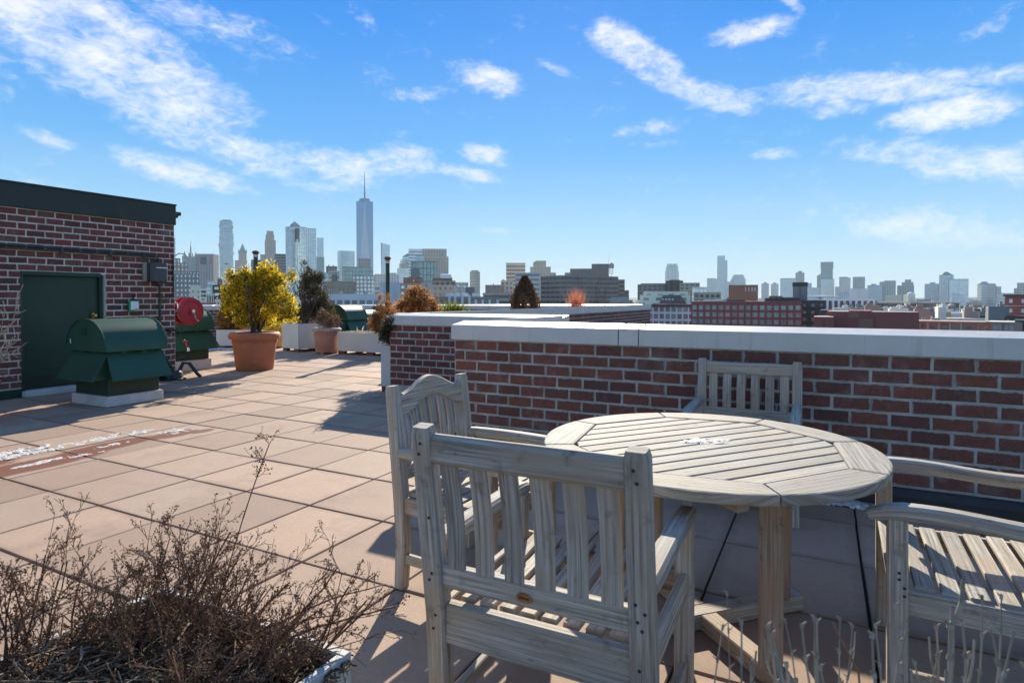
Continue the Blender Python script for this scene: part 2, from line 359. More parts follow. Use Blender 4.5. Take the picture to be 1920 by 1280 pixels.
class MB:
    def __init__(s): s.v, s.f, s.uv = [], [], []
    def face(s, idx, uv=None):
        s.f.append(tuple(idx)); s.uv.append(uv or [(s.v[i][0] + s.v[i][1] * .37, s.v[i][2] + s.v[i][1] * .61) for i in idx])
    def box(s, x0, x1, y0, y1, z0, z1, ax=0):
        b = len(s.v)
        s.v += [(x0, y0, z0), (x1, y0, z0), (x1, y1, z0), (x0, y1, z0), (x0, y0, z1), (x1, y0, z1), (x1, y1, z1), (x0, y1, z1)]
        for q in ((0, 3, 2, 1), (4, 5, 6, 7), (0, 1, 5, 4), (1, 2, 6, 5), (2, 3, 7, 6), (3, 0, 4, 7)):
            q = [b + i for i in q]
            o = [k for k in (0, 1, 2) if k != ax]
            s.face(q, [(s.v[i][ax], s.v[i][o[0]] + s.v[i][o[1]]) for i in q])
        return s
    def sweep(s, path, sec, up=(0, 0, 1), scales=None, caps=True, off=0.0):
        P_ = [Vector(p) for p in path]; n = len(P_); k = len(sec); base = len(s.v); up = Vector(up); ln = off
        per = [0.0]
        for i in range(k): per.append(per[-1] + math.dist(sec[i], sec[(i + 1) % k]))
        lens = []
        for i, p in enumerate(P_):
            T = (P_[min(i + 1, n - 1)] - P_[max(i - 1, 0)]).normalized()
            u_ = up if abs(T.dot(up)) < .98 else Vector((0, 1, 0)) if abs(T.y) < .9 else Vector((1, 0, 0))
            S = T.cross(u_).normalized(); U = S.cross(T)
            sc = scales[i] if scales else 1.0
            for a, b in sec: s.v.append(tuple(p + S * a * sc + U * b * sc))
            if i: ln += (p - P_[i - 1]).length
            lens.append(ln)
        for i in range(n - 1):
            for j in range(k):
                j2 = (j + 1) % k
                s.face((base + i * k + j, base + i * k + j2, base + (i + 1) * k + j2, base + (i + 1) * k + j),
                       [(lens[i], per[j]), (lens[i], per[j + 1]), (lens[i + 1], per[j + 1]), (lens[i + 1], per[j])])
        if caps and k > 2:
            for i, rev in ((0, True), (n - 1, False)):
                q = [base + i * k + j for j in range(k)]
                uvs = [(lens[i] + sec[j][0] * .2, sec[j][1] + .5) for j in range(k)]
                if rev: q.reverse(); uvs.reverse()
                s.face(q, uvs)
        return s
    def tube(s, path, r, n=6, r1=None, caps=True):
        m = len(path); sc = None
        if r1 is not None: sc = [1 + (r1 / r - 1) * i / (m - 1) for i in range(m)]
        return s.sweep(path, ngon(r, n), scales=sc, caps=caps)
    def lathe(s, prof, n=20, c=(0, 0, 0)):
        b = len(s.v); k = len(prof)
        for i in range(n):
            a = 2 * math.pi * i / n
            for r, z in prof: s.v.append((c[0] + r * math.cos(a), c[1] + r * math.sin(a), c[2] + z))
        for i in range(n):
            i2 = (i + 1) % n
            for j in range(k - 1):
                s.face((b + i * k + j, b + i2 * k + j, b + i2 * k + j + 1, b + i * k + j + 1))
        return s
    def prism(s, poly, mp, d0, d1):
        """poly: 2-D outline (counter-clockwise seen from d0's side), mp(a,b,d)->xyz"""
        b = len(s.v); k = len(poly)
        for d in (d0, d1):
            for a, c in poly: s.v.append(tuple(mp(a, c, d)))
        s.face([b + i for i in range(k)], [(a, c) for a, c in poly])
        s.face([b + k + i for i in reversed(range(k))], [(a, c) for a, c in reversed(poly)])
        for i in range(k):
            j = (i + 1) % k
            s.face((b + j, b + i, b + k + i, b + k + j), [(poly[j][0], poly[j][1]), (poly[i][0], poly[i][1]), (poly[i][0], poly[i][1] + d1 - d0), (poly[j][0], poly[j][1] + d1 - d0)])
        return s
    def mesh(s, name, mat, bevel=0, seg=1, smooth=False):
        me = bpy.data.meshes.new(name)
        me.from_pydata(s.v, [], s.f)
        ul = me.uv_layers.new(name='uv')
        flat = [c for q in s.uv for p in q for c in p]
        ul.data.foreach_set('uv', flat)
        bm = bmesh.new(); bm.from_mesh(me)
        bmesh.ops.recalc_face_normals(bm, faces=bm.faces)
        if bevel:
            ed = [e for e in bm.edges if len(e.link_faces) == 2 and e.calc_face_angle(0) > .6]
            bmesh.ops.bevel(bm, geom=ed, offset=bevel, segments=seg, affect='EDGES', profile=.6, clamp_overlap=True)
        bm.to_mesh(me); bm.free()
        if mat: me.materials.append(MATS[mat])
        if smooth:
            me.polygons.foreach_set('use_smooth', [True] * len(me.polygons))
            if smooth != 'all': me.set_sharp_from_angle(angle=R(40))
        return me
    def build(s, name, mat, parent=None, bevel=0, seg=1, smooth=False, loc=None, rz=0, kind=None):
        return put(name, s.mesh(name, mat, bevel, seg, smooth), parent, loc, rz, kind)

def put(name, me, parent=None, loc=None, rz=0, kind=None):
    o = bpy.data.objects.new(name, me); COL.objects.link(o)
    if parent is not None: o.parent = parent
    if loc is not None: o.location = loc
    if rz: o.rotation_euler = (0, 0, rz)
    if kind: o['kind'] = kind
    return o
def tag(o, label, cat, group=None, kind=None):
    o['label'] = label; o['category'] = cat
    if group: o['group'] = group
    if kind: o['kind'] = kind
    return o
def thing(name, label, cat, loc=(0, 0, 0), rz=0, group=None):
    o = bpy.data.objects.new(name, None); COL.objects.link(o); o.location = loc; o.rotation_euler = (0, 0, rz)
    o.empty_display_size = .1
    return tag(o, label, cat, group)
def nmesh(name, V, Fq, mat):
    me = bpy.data.meshes.new(name); V = np.asarray(V, np.float32); Fq = np.asarray(Fq, np.int32)
    me.vertices.add(len(V)); me.vertices.foreach_set('co', V.ravel())
    k = Fq.shape[1]; me.loops.add(Fq.size); me.loops.foreach_set('vertex_index', Fq.ravel())
    me.polygons.add(len(Fq)); me.polygons.foreach_set('loop_start', np.arange(len(Fq), dtype=np.int32) * k)
    me.update(calc_edges=True); me.materials.append(MATS[mat]); return me

# ------------------------------------------------------------------ terrace floor
def struct(name, mb, mat, **k):
    o = mb.build(name, mat, **k); o['kind'] = 'structure'; return o
XL = {5: -1.127, 6: -.47, 7: .178, 8: .80, 9: 1.40, 10: 2.0}
def xline(u): return XL.get(u, -4.108 + .59617 * u)
def yline(v): return 3.4136 + .62383 * v
def on_terrace(x, y):
    if x > -2.95: return y < 4.5
    if x > -5.36: return y < 6.56
    if x < -9.6 and 2.0 < y < 6.2: return False
    return y < 23.8 + .646 * x
sl = MB()
sl.box(-2.95, 3.2, -14, 4.75, -.30, -.036); sl.box(-5.3, -2.95, -14, 6.75, -.30, -.036); sl.box(-22, -5.3, -14, 21, -.30, -.036)
floor = struct('terrace_floor', sl, 'roof_felt')
def paver_mesh(sx, sy):
    m = MB(); a, b, c = sx / 2 - .0055, sy / 2 - .0075, .004
    v = [(-a, -b, -.034), (a, -b, -.034), (a, b, -.034), (-a, b, -.034), (-a, -b, -c), (a, -b, -c), (a, b, -c), (-a, b, -c),
         (-a + c, -b + c, 0), (a - c, -b + c, 0), (a - c, b - c, 0), (-a + c, b - c, 0)]
    m.v = v
    for i in range(4):
        j = (i + 1) % 4
        m.face((i, j, 4 + j, 4 + i)); m.face((4 + i, 4 + j, 8 + j, 8 + i))
    m.face((8, 9, 10, 11)); return m
def projpx(p):
    d = Vector(p) - EYEV; z = d.dot(FWD)
    if z < .3: return None
    return 960 + F * d.dot(RGT) / z, PY - F * d.dot(UPV) / z, z
cells = []
for u in range(-30, 11):
    for v in range(-12, 24):
        x0, x1, y0, y1 = xline(u), xline(u + 1), yline(v), yline(v + 1)
        cx, cy = (x0 + x1) / 2, (y0 + y1) / 2
        if not (on_terrace(cx, cy) and cx < 3): continue
        q = projpx((cx, cy, 0)); inview = q and -150 < q[0] < 2070 and q[1] < 1420
        size = (1 / q[2]) if inview else 0
        if q and q[0] > 735 and cx < -5.3: size = 0
        cells.append((size, cx, cy, x1 - x0, y1 - y0))
cells.sort(reverse=True)
pm = {}
rest = MB()
for i, (sz, cx, cy, sx, sy) in enumerate(cells):
    if i < 300 and sz > 0:
        k = (round(sx, 3), round(sy, 3))
        if k not in pm: pm[k] = paver_mesh(sx, sy).mesh('paver', 'paver')
        o = put('paver', pm[k], floor, (cx + rnd.uniform(-.002, .002), cy + rnd.uniform(-.002, .002), rnd.uniform(-.003, .001)))
        o.rotation_euler = (rnd.uniform(-.003, .003), rnd.uniform(-.003, .003), rnd.uniform(-.003, .003))
    else:
        b = len(rest.v); m = paver_mesh(sx, sy)
        rest.v += [(x + cx, y + cy, z) for x, y, z in m.v]
        for q in m.f: rest.face([b + t for t in q])
rest.build('paver_field', 'paver', floor, kind='stuff')

# ------------------------------------------------------------------ brick walls
BH, BL = .0925, .222
def brick_shape(l, h, seed):
    r = random.Random(seed); j = lambda: r.uniform(-.005, .005)
    a, b, c = l / 2, h / 2, .005
    m = MB()
    m.v = [(-a + j(), .012, -b + j()), (a + j(), .012, -b + j()), (a + j(), .012, b + j()), (-a + j(), .012, b + j())]
    m.v += [(x, -.004, z) for x, _, z in m.v[:4]]
    for (sx, sz), (x, _, z) in zip(((1, 1), (-1, 1), (-1, -1), (1, -1)), m.v[:4]):
        m.v.append((x + sx * c, -.009 + j() * .4, z + sz * c))
    for i in range(4):
        k = (i + 1) % 4
        m.face((i, k, 4 + k, 4 + i)); m.face((4 + i, 4 + k, 8 + k, 8 + i))
    m.face((8, 9, 10, 11)); return m
BM = {}
def brick_variants(mat):
    if mat not in BM: BM[mat] = [brick_shape(BL - .016, BH - .016, 30 + i).mesh('brick', mat) for i in range(10)]
    return BM[mat]
def lay(parent, mat, x0, x1, z0, n, skip=None, want=None, y=0.0, left_end=False, cap=298):
    """running-bond bricks on the local face y=0 of parent; the ones that want() keeps become parts, the rest one part"""
    joined = MB(); cnt = 0; vs = brick_variants(mat)
    for k in range(n):
        z = z0 + (k + .5) * BH; x = x0 - (BL * .5 if k % 2 else 0) + rnd.uniform(-.008, .008)
        while x < x1 - .02:
            a, b = max(x, x0) , min(x + BL, x1); x += BL
            segs = [(a, b)]
            if skip:
                sk = skip(z)
                for (p, q) in sk:
                    ns = []
                    for (c, d) in segs:
                        if q <= c or p >= d: ns.append((c, d))
                        else:
                            if p - c > .02: ns.append((c, p))
                            if d - q > .02: ns.append((q, d))
                    segs = ns
            for (c, d) in segs:
                if d - c < .03: continue
                sx = (d - c - .016) / (BL - .016); cx = (c + d) / 2; me = rnd.choice(vs)
                if cnt < cap and (want is None or want(cx, z)):
                    cnt += 1
                    o = put('brick', me, parent, (cx, y, z)); o.scale.x = sx
                    o.rotation_euler = (0, rnd.uniform(-.006, .006), 0)
                else:
                    bs = len(joined.v)
                    joined.v += [(v.co.x * sx + cx, v.co.y + y, v.co.z + z) for v in me.vertices]
                    for p_ in me.polygons: joined.face([bs + t for t in p_.vertices])
    if joined.v: joined.build('brickwork', mat + '_joined', parent, kind='stuff')
def coping(parent, x0, x1, cuts, y0=-.025, t=.22, z0=.955, z1=1.085, rise=.033, mat='coping_white', out=False):
    cs = [x0] + list(cuts) + [x1]
    for i in range(len(cs) - 1):
        a, b = cs[i] + (.003 if i else 0), cs[i + 1] - (.003 if i < len(cs) - 2 else 0)
        m = MB(); prof = [(y0, z0), (y0 + t, z0), (y0 + t, z1 + (0 if out else rise)), (y0, z1 + (rise if out else 0))]
        m.prism(prof, lambda p, q, d: (d, p, q), a, b)
        m.build('coping', mat, parent, bevel=.004)

HB = .955
w1 = thing('parapet_wall', 'near red brick parapet with white metal coping behind the teak table', 'wall', (-2.945, 4.545, 0))
MB().box(0, 5.6, 0, .17, -.02, HB - .001).build('mortar', 'mortar', w1)
lay(w1, 'brick_red', .0, 5.6, .122, 9)
coping(w1, -.025, 5.62, [1.525, 1.685, 4.9])
m = MB(); m.prism([(-.055, 0), (-.0105, 0), (-.0105, .118), (-.03, .105), (-.055, .07)], lambda p, q, d: (d, p, q), 0, 5.6)
m.build('base_flashing', 'flashing', w1, bevel=.004)
wr = thing('parapet_wall', 'short parapet return with white coping running back from the near wall end', 'wall', (-2.77, 4.745, 0), R(90))
MB().box(.0, 1.87, .0, .15, -.02, HB - .001).build('mortar', 'mortar', wr)
lay(wr, 'brick_red', .0, 1.9, .122, 9, want=lambda x, z: False)
coping(wr, .0, 1.845, [], out=True)
# (its coping leans inwards: mirrored profile is hidden behind the near wall)
w2 = thing('parapet_wall', 'set-back brick parapet face beside the end planter, left of the near wall', 'wall', (-5.36, 6.62, 0))
MB().box(0, 2.6, 0, .17, -.02, HB - .001).build('mortar', 'mortar', w2)
lay(w2, 'brick_dark', 0, 2.6, .122, 9)
coping(w2, -.025, 2.605, [])
wf = thing('parapet_wall', 'long side parapet running away to the skyline with small bricks on its outer face', 'wall', (-5.19, 6.82, 0), R(90))
MB().box(0, 13.2, .0, .17, -.6, HB - .001).build('mortar', 'mortar', wf)
lay(wf, 'brick_red', .0, 13.2, -.53, 16, want=lambda x, z: z > .56 and x > 1.6)
coping(wf, 0, 13.3, [3.4, 7.2, 10.6], out=True)
p0, p1 = Vector((-20.5, 10.57, 0)), Vector((-5.45, 20.3, 0)); dv = p1 - p0
wb = thing('parapet_wall', 'farthest brick parapet with pale coping behind the pots', 'wall', p0, math.atan2(dv.y, dv.x))
MB().box(0, dv.length, 0, .17, -.02, HB - .001).build('mortar', 'mortar', wb)
lay(wb, 'brick_dark', 0, dv.length, .122, 9, want=lambda x, z: 1.2 < x < 5.8)
coping(wb, -.025, dv.length, [3.0, 3.75, 6.4, 9.2, 12.6, 15.4])
MB().box(0, dv.length, -.05, -.012, 0, .11).build('base_flashing', 'flashing', wb)
# the apartment building that the terrace sits on
bb = MB(); bb.box(-2.94, 3.1, -14, 4.7, -51.9, -.302); bb.box(-5.2, -2.95, -14, 6.75, -51.9, -.302); bb.box(-22, -5.21, -14, 11, -51.9, -.302)
bb.build('apartment_block', 'brick_maroon')
tag(bpy.data.objects['apartment_block'], 'brick apartment block underneath the paved terrace', 'building')

# ------------------------------------------------------------------ bulkhead
bk = thing('stair_bulkhead', 'dark red brick roof bulkhead with green metal door and dark fascia', 'roof building', (-9.55, 2.2, 0), R(90))
DX0, DX1, DZ0, DZ1 = 1.90, 2.945, .075, 1.672
wm = MB()
wm.box(0, DX0, 0, .2, -.02, 2.53); wm.box(DX1, 4.04, 0, .2, -.02, 2.53); wm.box(DX0, DX1, 0, .2, DZ1, 2.53); wm.box(DX0, DX1, 0, .2, -.02, DZ0 - .001)
wm.box(0, .2, .2, 4, -.02, 2.53); wm.box(3.84, 4.04, .2, 4, -.02, 2.53); wm.box(.2, 3.84, 3.8, 4, -.02, 2.53)
wm.build('mortar', 'mortar_pale', bk)
lay(bk, 'brick_dark', 1.3, 4.04, .12, 26, skip=lambda z: [(DX0 - .004, DX1 + .010)] if z < DZ1 + .05 else [])
lay(bk, 'brick_dark', 0, 1.3, .12, 26, want=lambda x, z: False)
MB().box(-.1, 4.05, -.045, 4.1, 2.53, 2.845).build('fascia', 'fascia', bk, bevel=.006)
MB().box(-.1, 4.055, -.055, 4.11, 2.845, 2.87).build('roof_edge', 'fascia', bk)
MB().box(4.055, 4.17, .0, .16, 2.70, 2.76).box(4.055, 4.13, .02, .14, 2.66, 2.70).build('gutter_end', 'fascia', bk, bevel=.006)
d = MB(); d.box(DX0 + .02, DX1 - .05, .075, .12, DZ0 + .01, DZ1 - .035)
door = d.build('door', 'green_dark', bk, bevel=.003)
MB().box(DX1 - .165, DX1 - .075, .070, .0755, .98, 1.16).build('lock_plate', 'fascia', door)
MB().box(DX0 + .04, DX1 - .07, .069, .0755, DZ0 + .03, DZ0 + .17).build('kick_plate', 'fascia', door)
kn = MB(); kn.lathe([(0, .075), (.02, .072), (.03, .055), (.026, .035), (.012, .028), (.012, .01), (.034, .008), (.034, 0), (0, 0)], 14)
k = kn.build('door_knob', 'brass', door, smooth=True, loc=(DX1 - .12, .075, 1.07)); k.rotation_euler = (R(90), 0, 0)
for z in (.30, 1.35):
    MB().box(DX0 + .012, DX0 + .03, .055, .075, z, z + .13).build('hinge', 'green_dark', door)
fr = MB(); fr.box(DX0 - .014, DX0 + .02, -.013, .12, DZ0, DZ1 + .018); fr.box(DX1 - .05, DX1 - .002, .03, .12, DZ0, DZ1); fr.box(DX0 + .02, DX1 - .05, -.012, .12, DZ1 - .035, DZ1 + .018)
fr.build('door_frame', 'green_dark', bk, bevel=.003)
MB().box(DX1 - .012, DX1 + .018, -.006, .029, DZ0, DZ1).build('frame_trim', 'box_beige', bk)
MB().box(DX0 - .03, DX1 + .03, -.14, .09, -.0, DZ0 - .002).build('door_sill', 'white_wash', bk, bevel=.008)
MB().box(0, DX0 - .032, -.05, -.012, 0, .11).build('base_flashing', 'green_dark', bk)
MB().box(DX1 + .032, 4.05, -.05, -.012, 0, .11).build('base_flashing', 'flashing', bk)
# conduits
cd = MB(); zc = 1.985
cd.tube([(0, -.035, zc + .04), (3.72, -.035, zc + .04)], .014, 8)
cd.tube([(0, -.036, zc), (3.70, -.036, zc), (3.74, -.036, zc - .01), (3.75, -.036, zc - .05), (3.75, -.036, 1.86)], .014, 8)
cd.build('conduit', 'pipe_dark', bk, smooth=True)
for x in (.5, 1.5, 2.35, 3.0, 3.5): MB().box(x, x + .03, -.052, -.012, zc - .025, zc + .065).build('pipe_clip', 'pipe_dark', bk)
MB().tube([(3.77, -.03, 1.56), (3.77, -.03, .12)], .015, 8).build('downpipe', 'pipe_dark', bk, smooth=True)
sp = MB(); sp.tube([(4.0, -.03, 2.02), (4.0, -.03, 1.45), (3.99, -.03, 1.36), (3.95, -.03, 1.34), (3.78, -.03, 1.34)], .012, 8)
sp.build('side_pipe', 'pipe_dark', bk, smooth=True)
wp = MB(); wp.tube([(3.78, -.05, .80), (3.9, -.05, .81), (3.98, -.06, .79), (4.05, -.05, .80)], .016, 8); wp.tube([(3.88, -.05, .79), (3.88, -.11, .79)], .02, 8); wp.tube([(3.88, -.11, .82), (3.88, -.11, .76)], .028, 10)
wp.build('water_valve', 'black_iron', bk, smooth=True)
jb = MB(); jb.box(3.50, 3.72, -.055, -.011, 1.60, 1.88); b1 = jb.build('box_backplate', 'box_beige', bk, bevel=.006)
jb = MB(); jb.prism([(3.55, -.055), (3.84, -.055), (3.84, -.13), (3.79, -.19), (3.60, -.19), (3.55, -.13)], lambda p, q, d_: (p, q, d_), 1.585, 1.885)
eb = jb.build('electric_box', 'plastic_grey', bk, bevel=.012, seg=2)
MB().box(3.615, 3.80, -.1935, -.188, 1.80, 1.815).build('box_stripe', 'white_paint', eb)
jb = MB(); jb.prism([(3.64, 1.585), (3.78, 1.585), (3.73, 1.53), (3.69, 1.53)], lambda p, q, d_: (p, d_, q), -.15, -.07); jb.build('cable_gland', 'black_iron', eb)
sg = MB(); sg.box(3.27, 3.43, -.055, -.012, 1.11, 1.285); s1 = sg.build('notice_holder', 'sign_green', bk, bevel=.006)
MB().box(3.295, 3.415, -.0585, -.055, 1.145, 1.275).build('notice_card', 'white_paint', s1)
MB().box(3.35, 3.425, -.0605, -.0586, 1.13, 1.165).build('notice_flash', 'sign_pink', s1)
MB().tube([(3.35, -.02, 1.285), (3.35, -.035, 1.36), (3.39, -.03, 1.37)], .012, 6).build('holder_hook', 'black_iron', s1)
# hose reel on the bulkhead corner
hr = thing('hose_reel', 'red metal hose reel mounted on the bulkhead corner', 'hose reel', (-9.62, 6.56, 1.105))
m = MB(); m.lathe([(0, .03), (.05, .03), (.06, .015), (.16, .015), (.175, .03), (.225, .03), (.237, .02), (.237, 0), (0, 0)], 36)
o = m.build('front_disc', 'hose_red', hr, smooth=True); o.rotation_euler = (0, R(90), 0)
m = MB(); m.lathe([(0, 0), (.237, 0), (.237, -.02), (0, -.02)], 32); o = m.build('rear_disc', 'hose_red', hr, loc=(-.16, 0, 0)); o.rotation_euler = (0, R(90), 0)
m = MB(); m.lathe([(.17, -.15), (.185, -.12), (.185, -.03), (.17, -.005), (0, -.005), (0, -.15)], 28); o = m.build('coiled_hose', 'black_iron', hr, smooth=True); o.rotation_euler = (0, R(90), 0)
m = MB(); m.tube([(.03, 0, 0), (.09, 0, 0)], .03, 10); m.tube([(.075, 0, 0), (.08, .03, -.08), (.085, .055, -.165)], .011, 6); m.tube([(.085, .055, -.165), (.13, .055, -.165)], .011, 8)
m.build('crank_handle', 'chrome', hr, smooth=True)
m = MB(); m.box(-.13, -.02, -.36, -.2, -.03, .03); m.tube([(-.02, -.30, .17), (.02, -.24, .14), (.02, -.235, .05), (0, -.24, -.01)], .012, 6)
m.build('wall_bracket', 'chrome', hr)
m = MB(); m.tube([(-.05, -.18, -.13), (-.02, -.19, -.25), (0, -.17, -.40), (.01, -.13, -.50)], .008, 6); hs = m.build('hose_end', 'black_iron', hr, smooth=True)
m = MB(); m.tube([(.01, -.13, -.50), (.02, -.09, -.52), (.02, -.06, -.62)], .022, 8, .014); hn = m.build('nozzle', 'hose_red', hs, smooth=True)
MB().tube([(.02, -.058, -.625), (.02, -.05, -.68)], .016, 8, .02).build('nozzle_tip', 'white_paint', hn)
# siamese drain fitting at the corner
df = thing('drain_fitting', 'black iron pipe fitting lying at the foot of the bulkhead corner', 'pipe fitting', (-9.4, 6.1, 0))
m = MB(); m.lathe([(0, .16), (.11, .15), (.14, .11), (.15, .03), (.19, .02), (.19, 0), (0, 0)], 14); m.build('drain_body', 'black_iron', df, smooth=True)
m = MB(); m.tube([(.06, .06, .12), (.05, .14, .26), (.09, .22, .25), (.2, .3, .06), (.24, .32, .03)], .028, 8); m.tube([(.0, .1, .33), (.02, .2, .35), (.02, .27, .33)], .02, 6)
m.build('elbow_pipe', 'black_iron', df, smooth=True)
# ------------------------------------------------------------------ teak table
TX, TY, TH, TR = -.425, 2.497, .74, .645
tb = thing('garden_table', 'round weathered teak garden table with slatted top and snow at its centre', 'table', (TX, TY, 0))
ap = .49                                     # half-width of the inner octagon
ci = ap / math.cos(R(22.5)); o0 = R(52)
def oct_pt(i, r): a = o0 + R(22.5) + R(45) * i; return (r * math.cos(a), r * math.sin(a))
for i in range(8):
    a0 = o0 + R(22.5) + R(45) * i + .0022; a1 = a0 + R(45) - .0044
    poly = [(TR * math.cos(a0 + (a1 - a0) * t / 8), TR * math.sin(a0 + (a1 - a0) * t / 8)) for t in range(9)]
    am = (a0 + a1) / 2; ca, sa = math.cos(am), math.sin(am)
    e = ap * math.tan(R(22.5)) - .002
    poly += [(ap * ca - e * sa, ap * sa + e * ca), (ap * ca + e * sa, ap * sa - e * ca)]
    m = MB(); m.prism(poly, lambda p, q, d: (p, q, d), TH - .036, TH)
    m.uv = [[(-(v[0]) * math.sin(am) + v[1] * math.cos(am) + i, v[0] * math.cos(am) + v[1] * math.sin(am) + v[2] * .7) for v in (m.v[t] for t in f)] for f in m.f]
    m.build('rim_segment', 'teak_table', tb, bevel=.008, seg=2)
ns = 12; wS = 2 * ap / ns
dx, dy = math.cos(R(46)), math.sin(R(46))
dx, dy = math.cos(o0), math.sin(o0)
for i in range(ns):
    cpos = -ap + wS * (i + .5); lo_, hi_ = cpos - wS / 2 + .005, cpos + wS / 2 - .005
    def ext(t):                                # octagon half-length at offset t
        c45 = ap * math.tan(R(22.5))
        return ap - .004 if abs(t) <= c45 else ap - .004 - (abs(t) - c45)
    el_, eh = ext(lo_), ext(hi_)
    m = MB(); m.prism([(-el_, lo_), (el_, lo_), (eh, hi_), (-eh, hi_)], lambda p, q, d: (p * dx - q * dy, p * dy + q * dx, d), TH - .026, TH - .003)
    m.build('slat', 'teak_table', tb, bevel=.003)
for s in (-1, 1):
    m = MB(); c = .30 * s
    m.sweep([(-.5 * -dy + c * dx, -.5 * dx + c * dy, TH - .055), (.5 * -dy + c * dx, .5 * dx + c * dy, TH - .055)], crect(.05, .04, .003)); m.build('under_batten', 'teak_warm', tb)
LG = .272
for sx in (-1, 1):
    for sy in (-1, 1):
        m = MB(); m.sweep([(sx * LG, sy * LG, .062), (sx * LG, sy * LG, TH - .036)], crect(.076, .076, .005), up=(1, 0, 0)); m.build('leg', 'teak_warm', tb)
for k, (a, z) in enumerate(((45, .0), (-45, .0))):
    ca, sa = math.cos(R(a)), math.sin(R(a)); hl = .47
    m = MB(); m.sweep([(-hl * ca, -hl * sa, z + .033), (-.04 * ca, -.04 * sa, z + .033)] if k else [(-hl * ca, -hl * sa, .033), (hl * ca, hl * sa, .033)], crect(.075, .062, .005))
    if k: m.sweep([(.04 * ca, .04 * sa, z + .033), (hl * ca, hl * sa, z + .033)], crect(.075, .062, .005))
    b = m.build('foot_beam', 'teak_warm' if k else 'teak', tb)
ap_ = MB()
for s in (-1, 1):
    ap_.sweep([(-LG, s * LG, TH - .085), (LG, s * LG, TH - .085)], crect(.03, .08, .003)); ap_.sweep([(s * LG, -LG, TH - .085), (s * LG, LG, TH - .085)], crect(.03, .08, .003))
ap_.build('apron', 'teak_warm', tb)

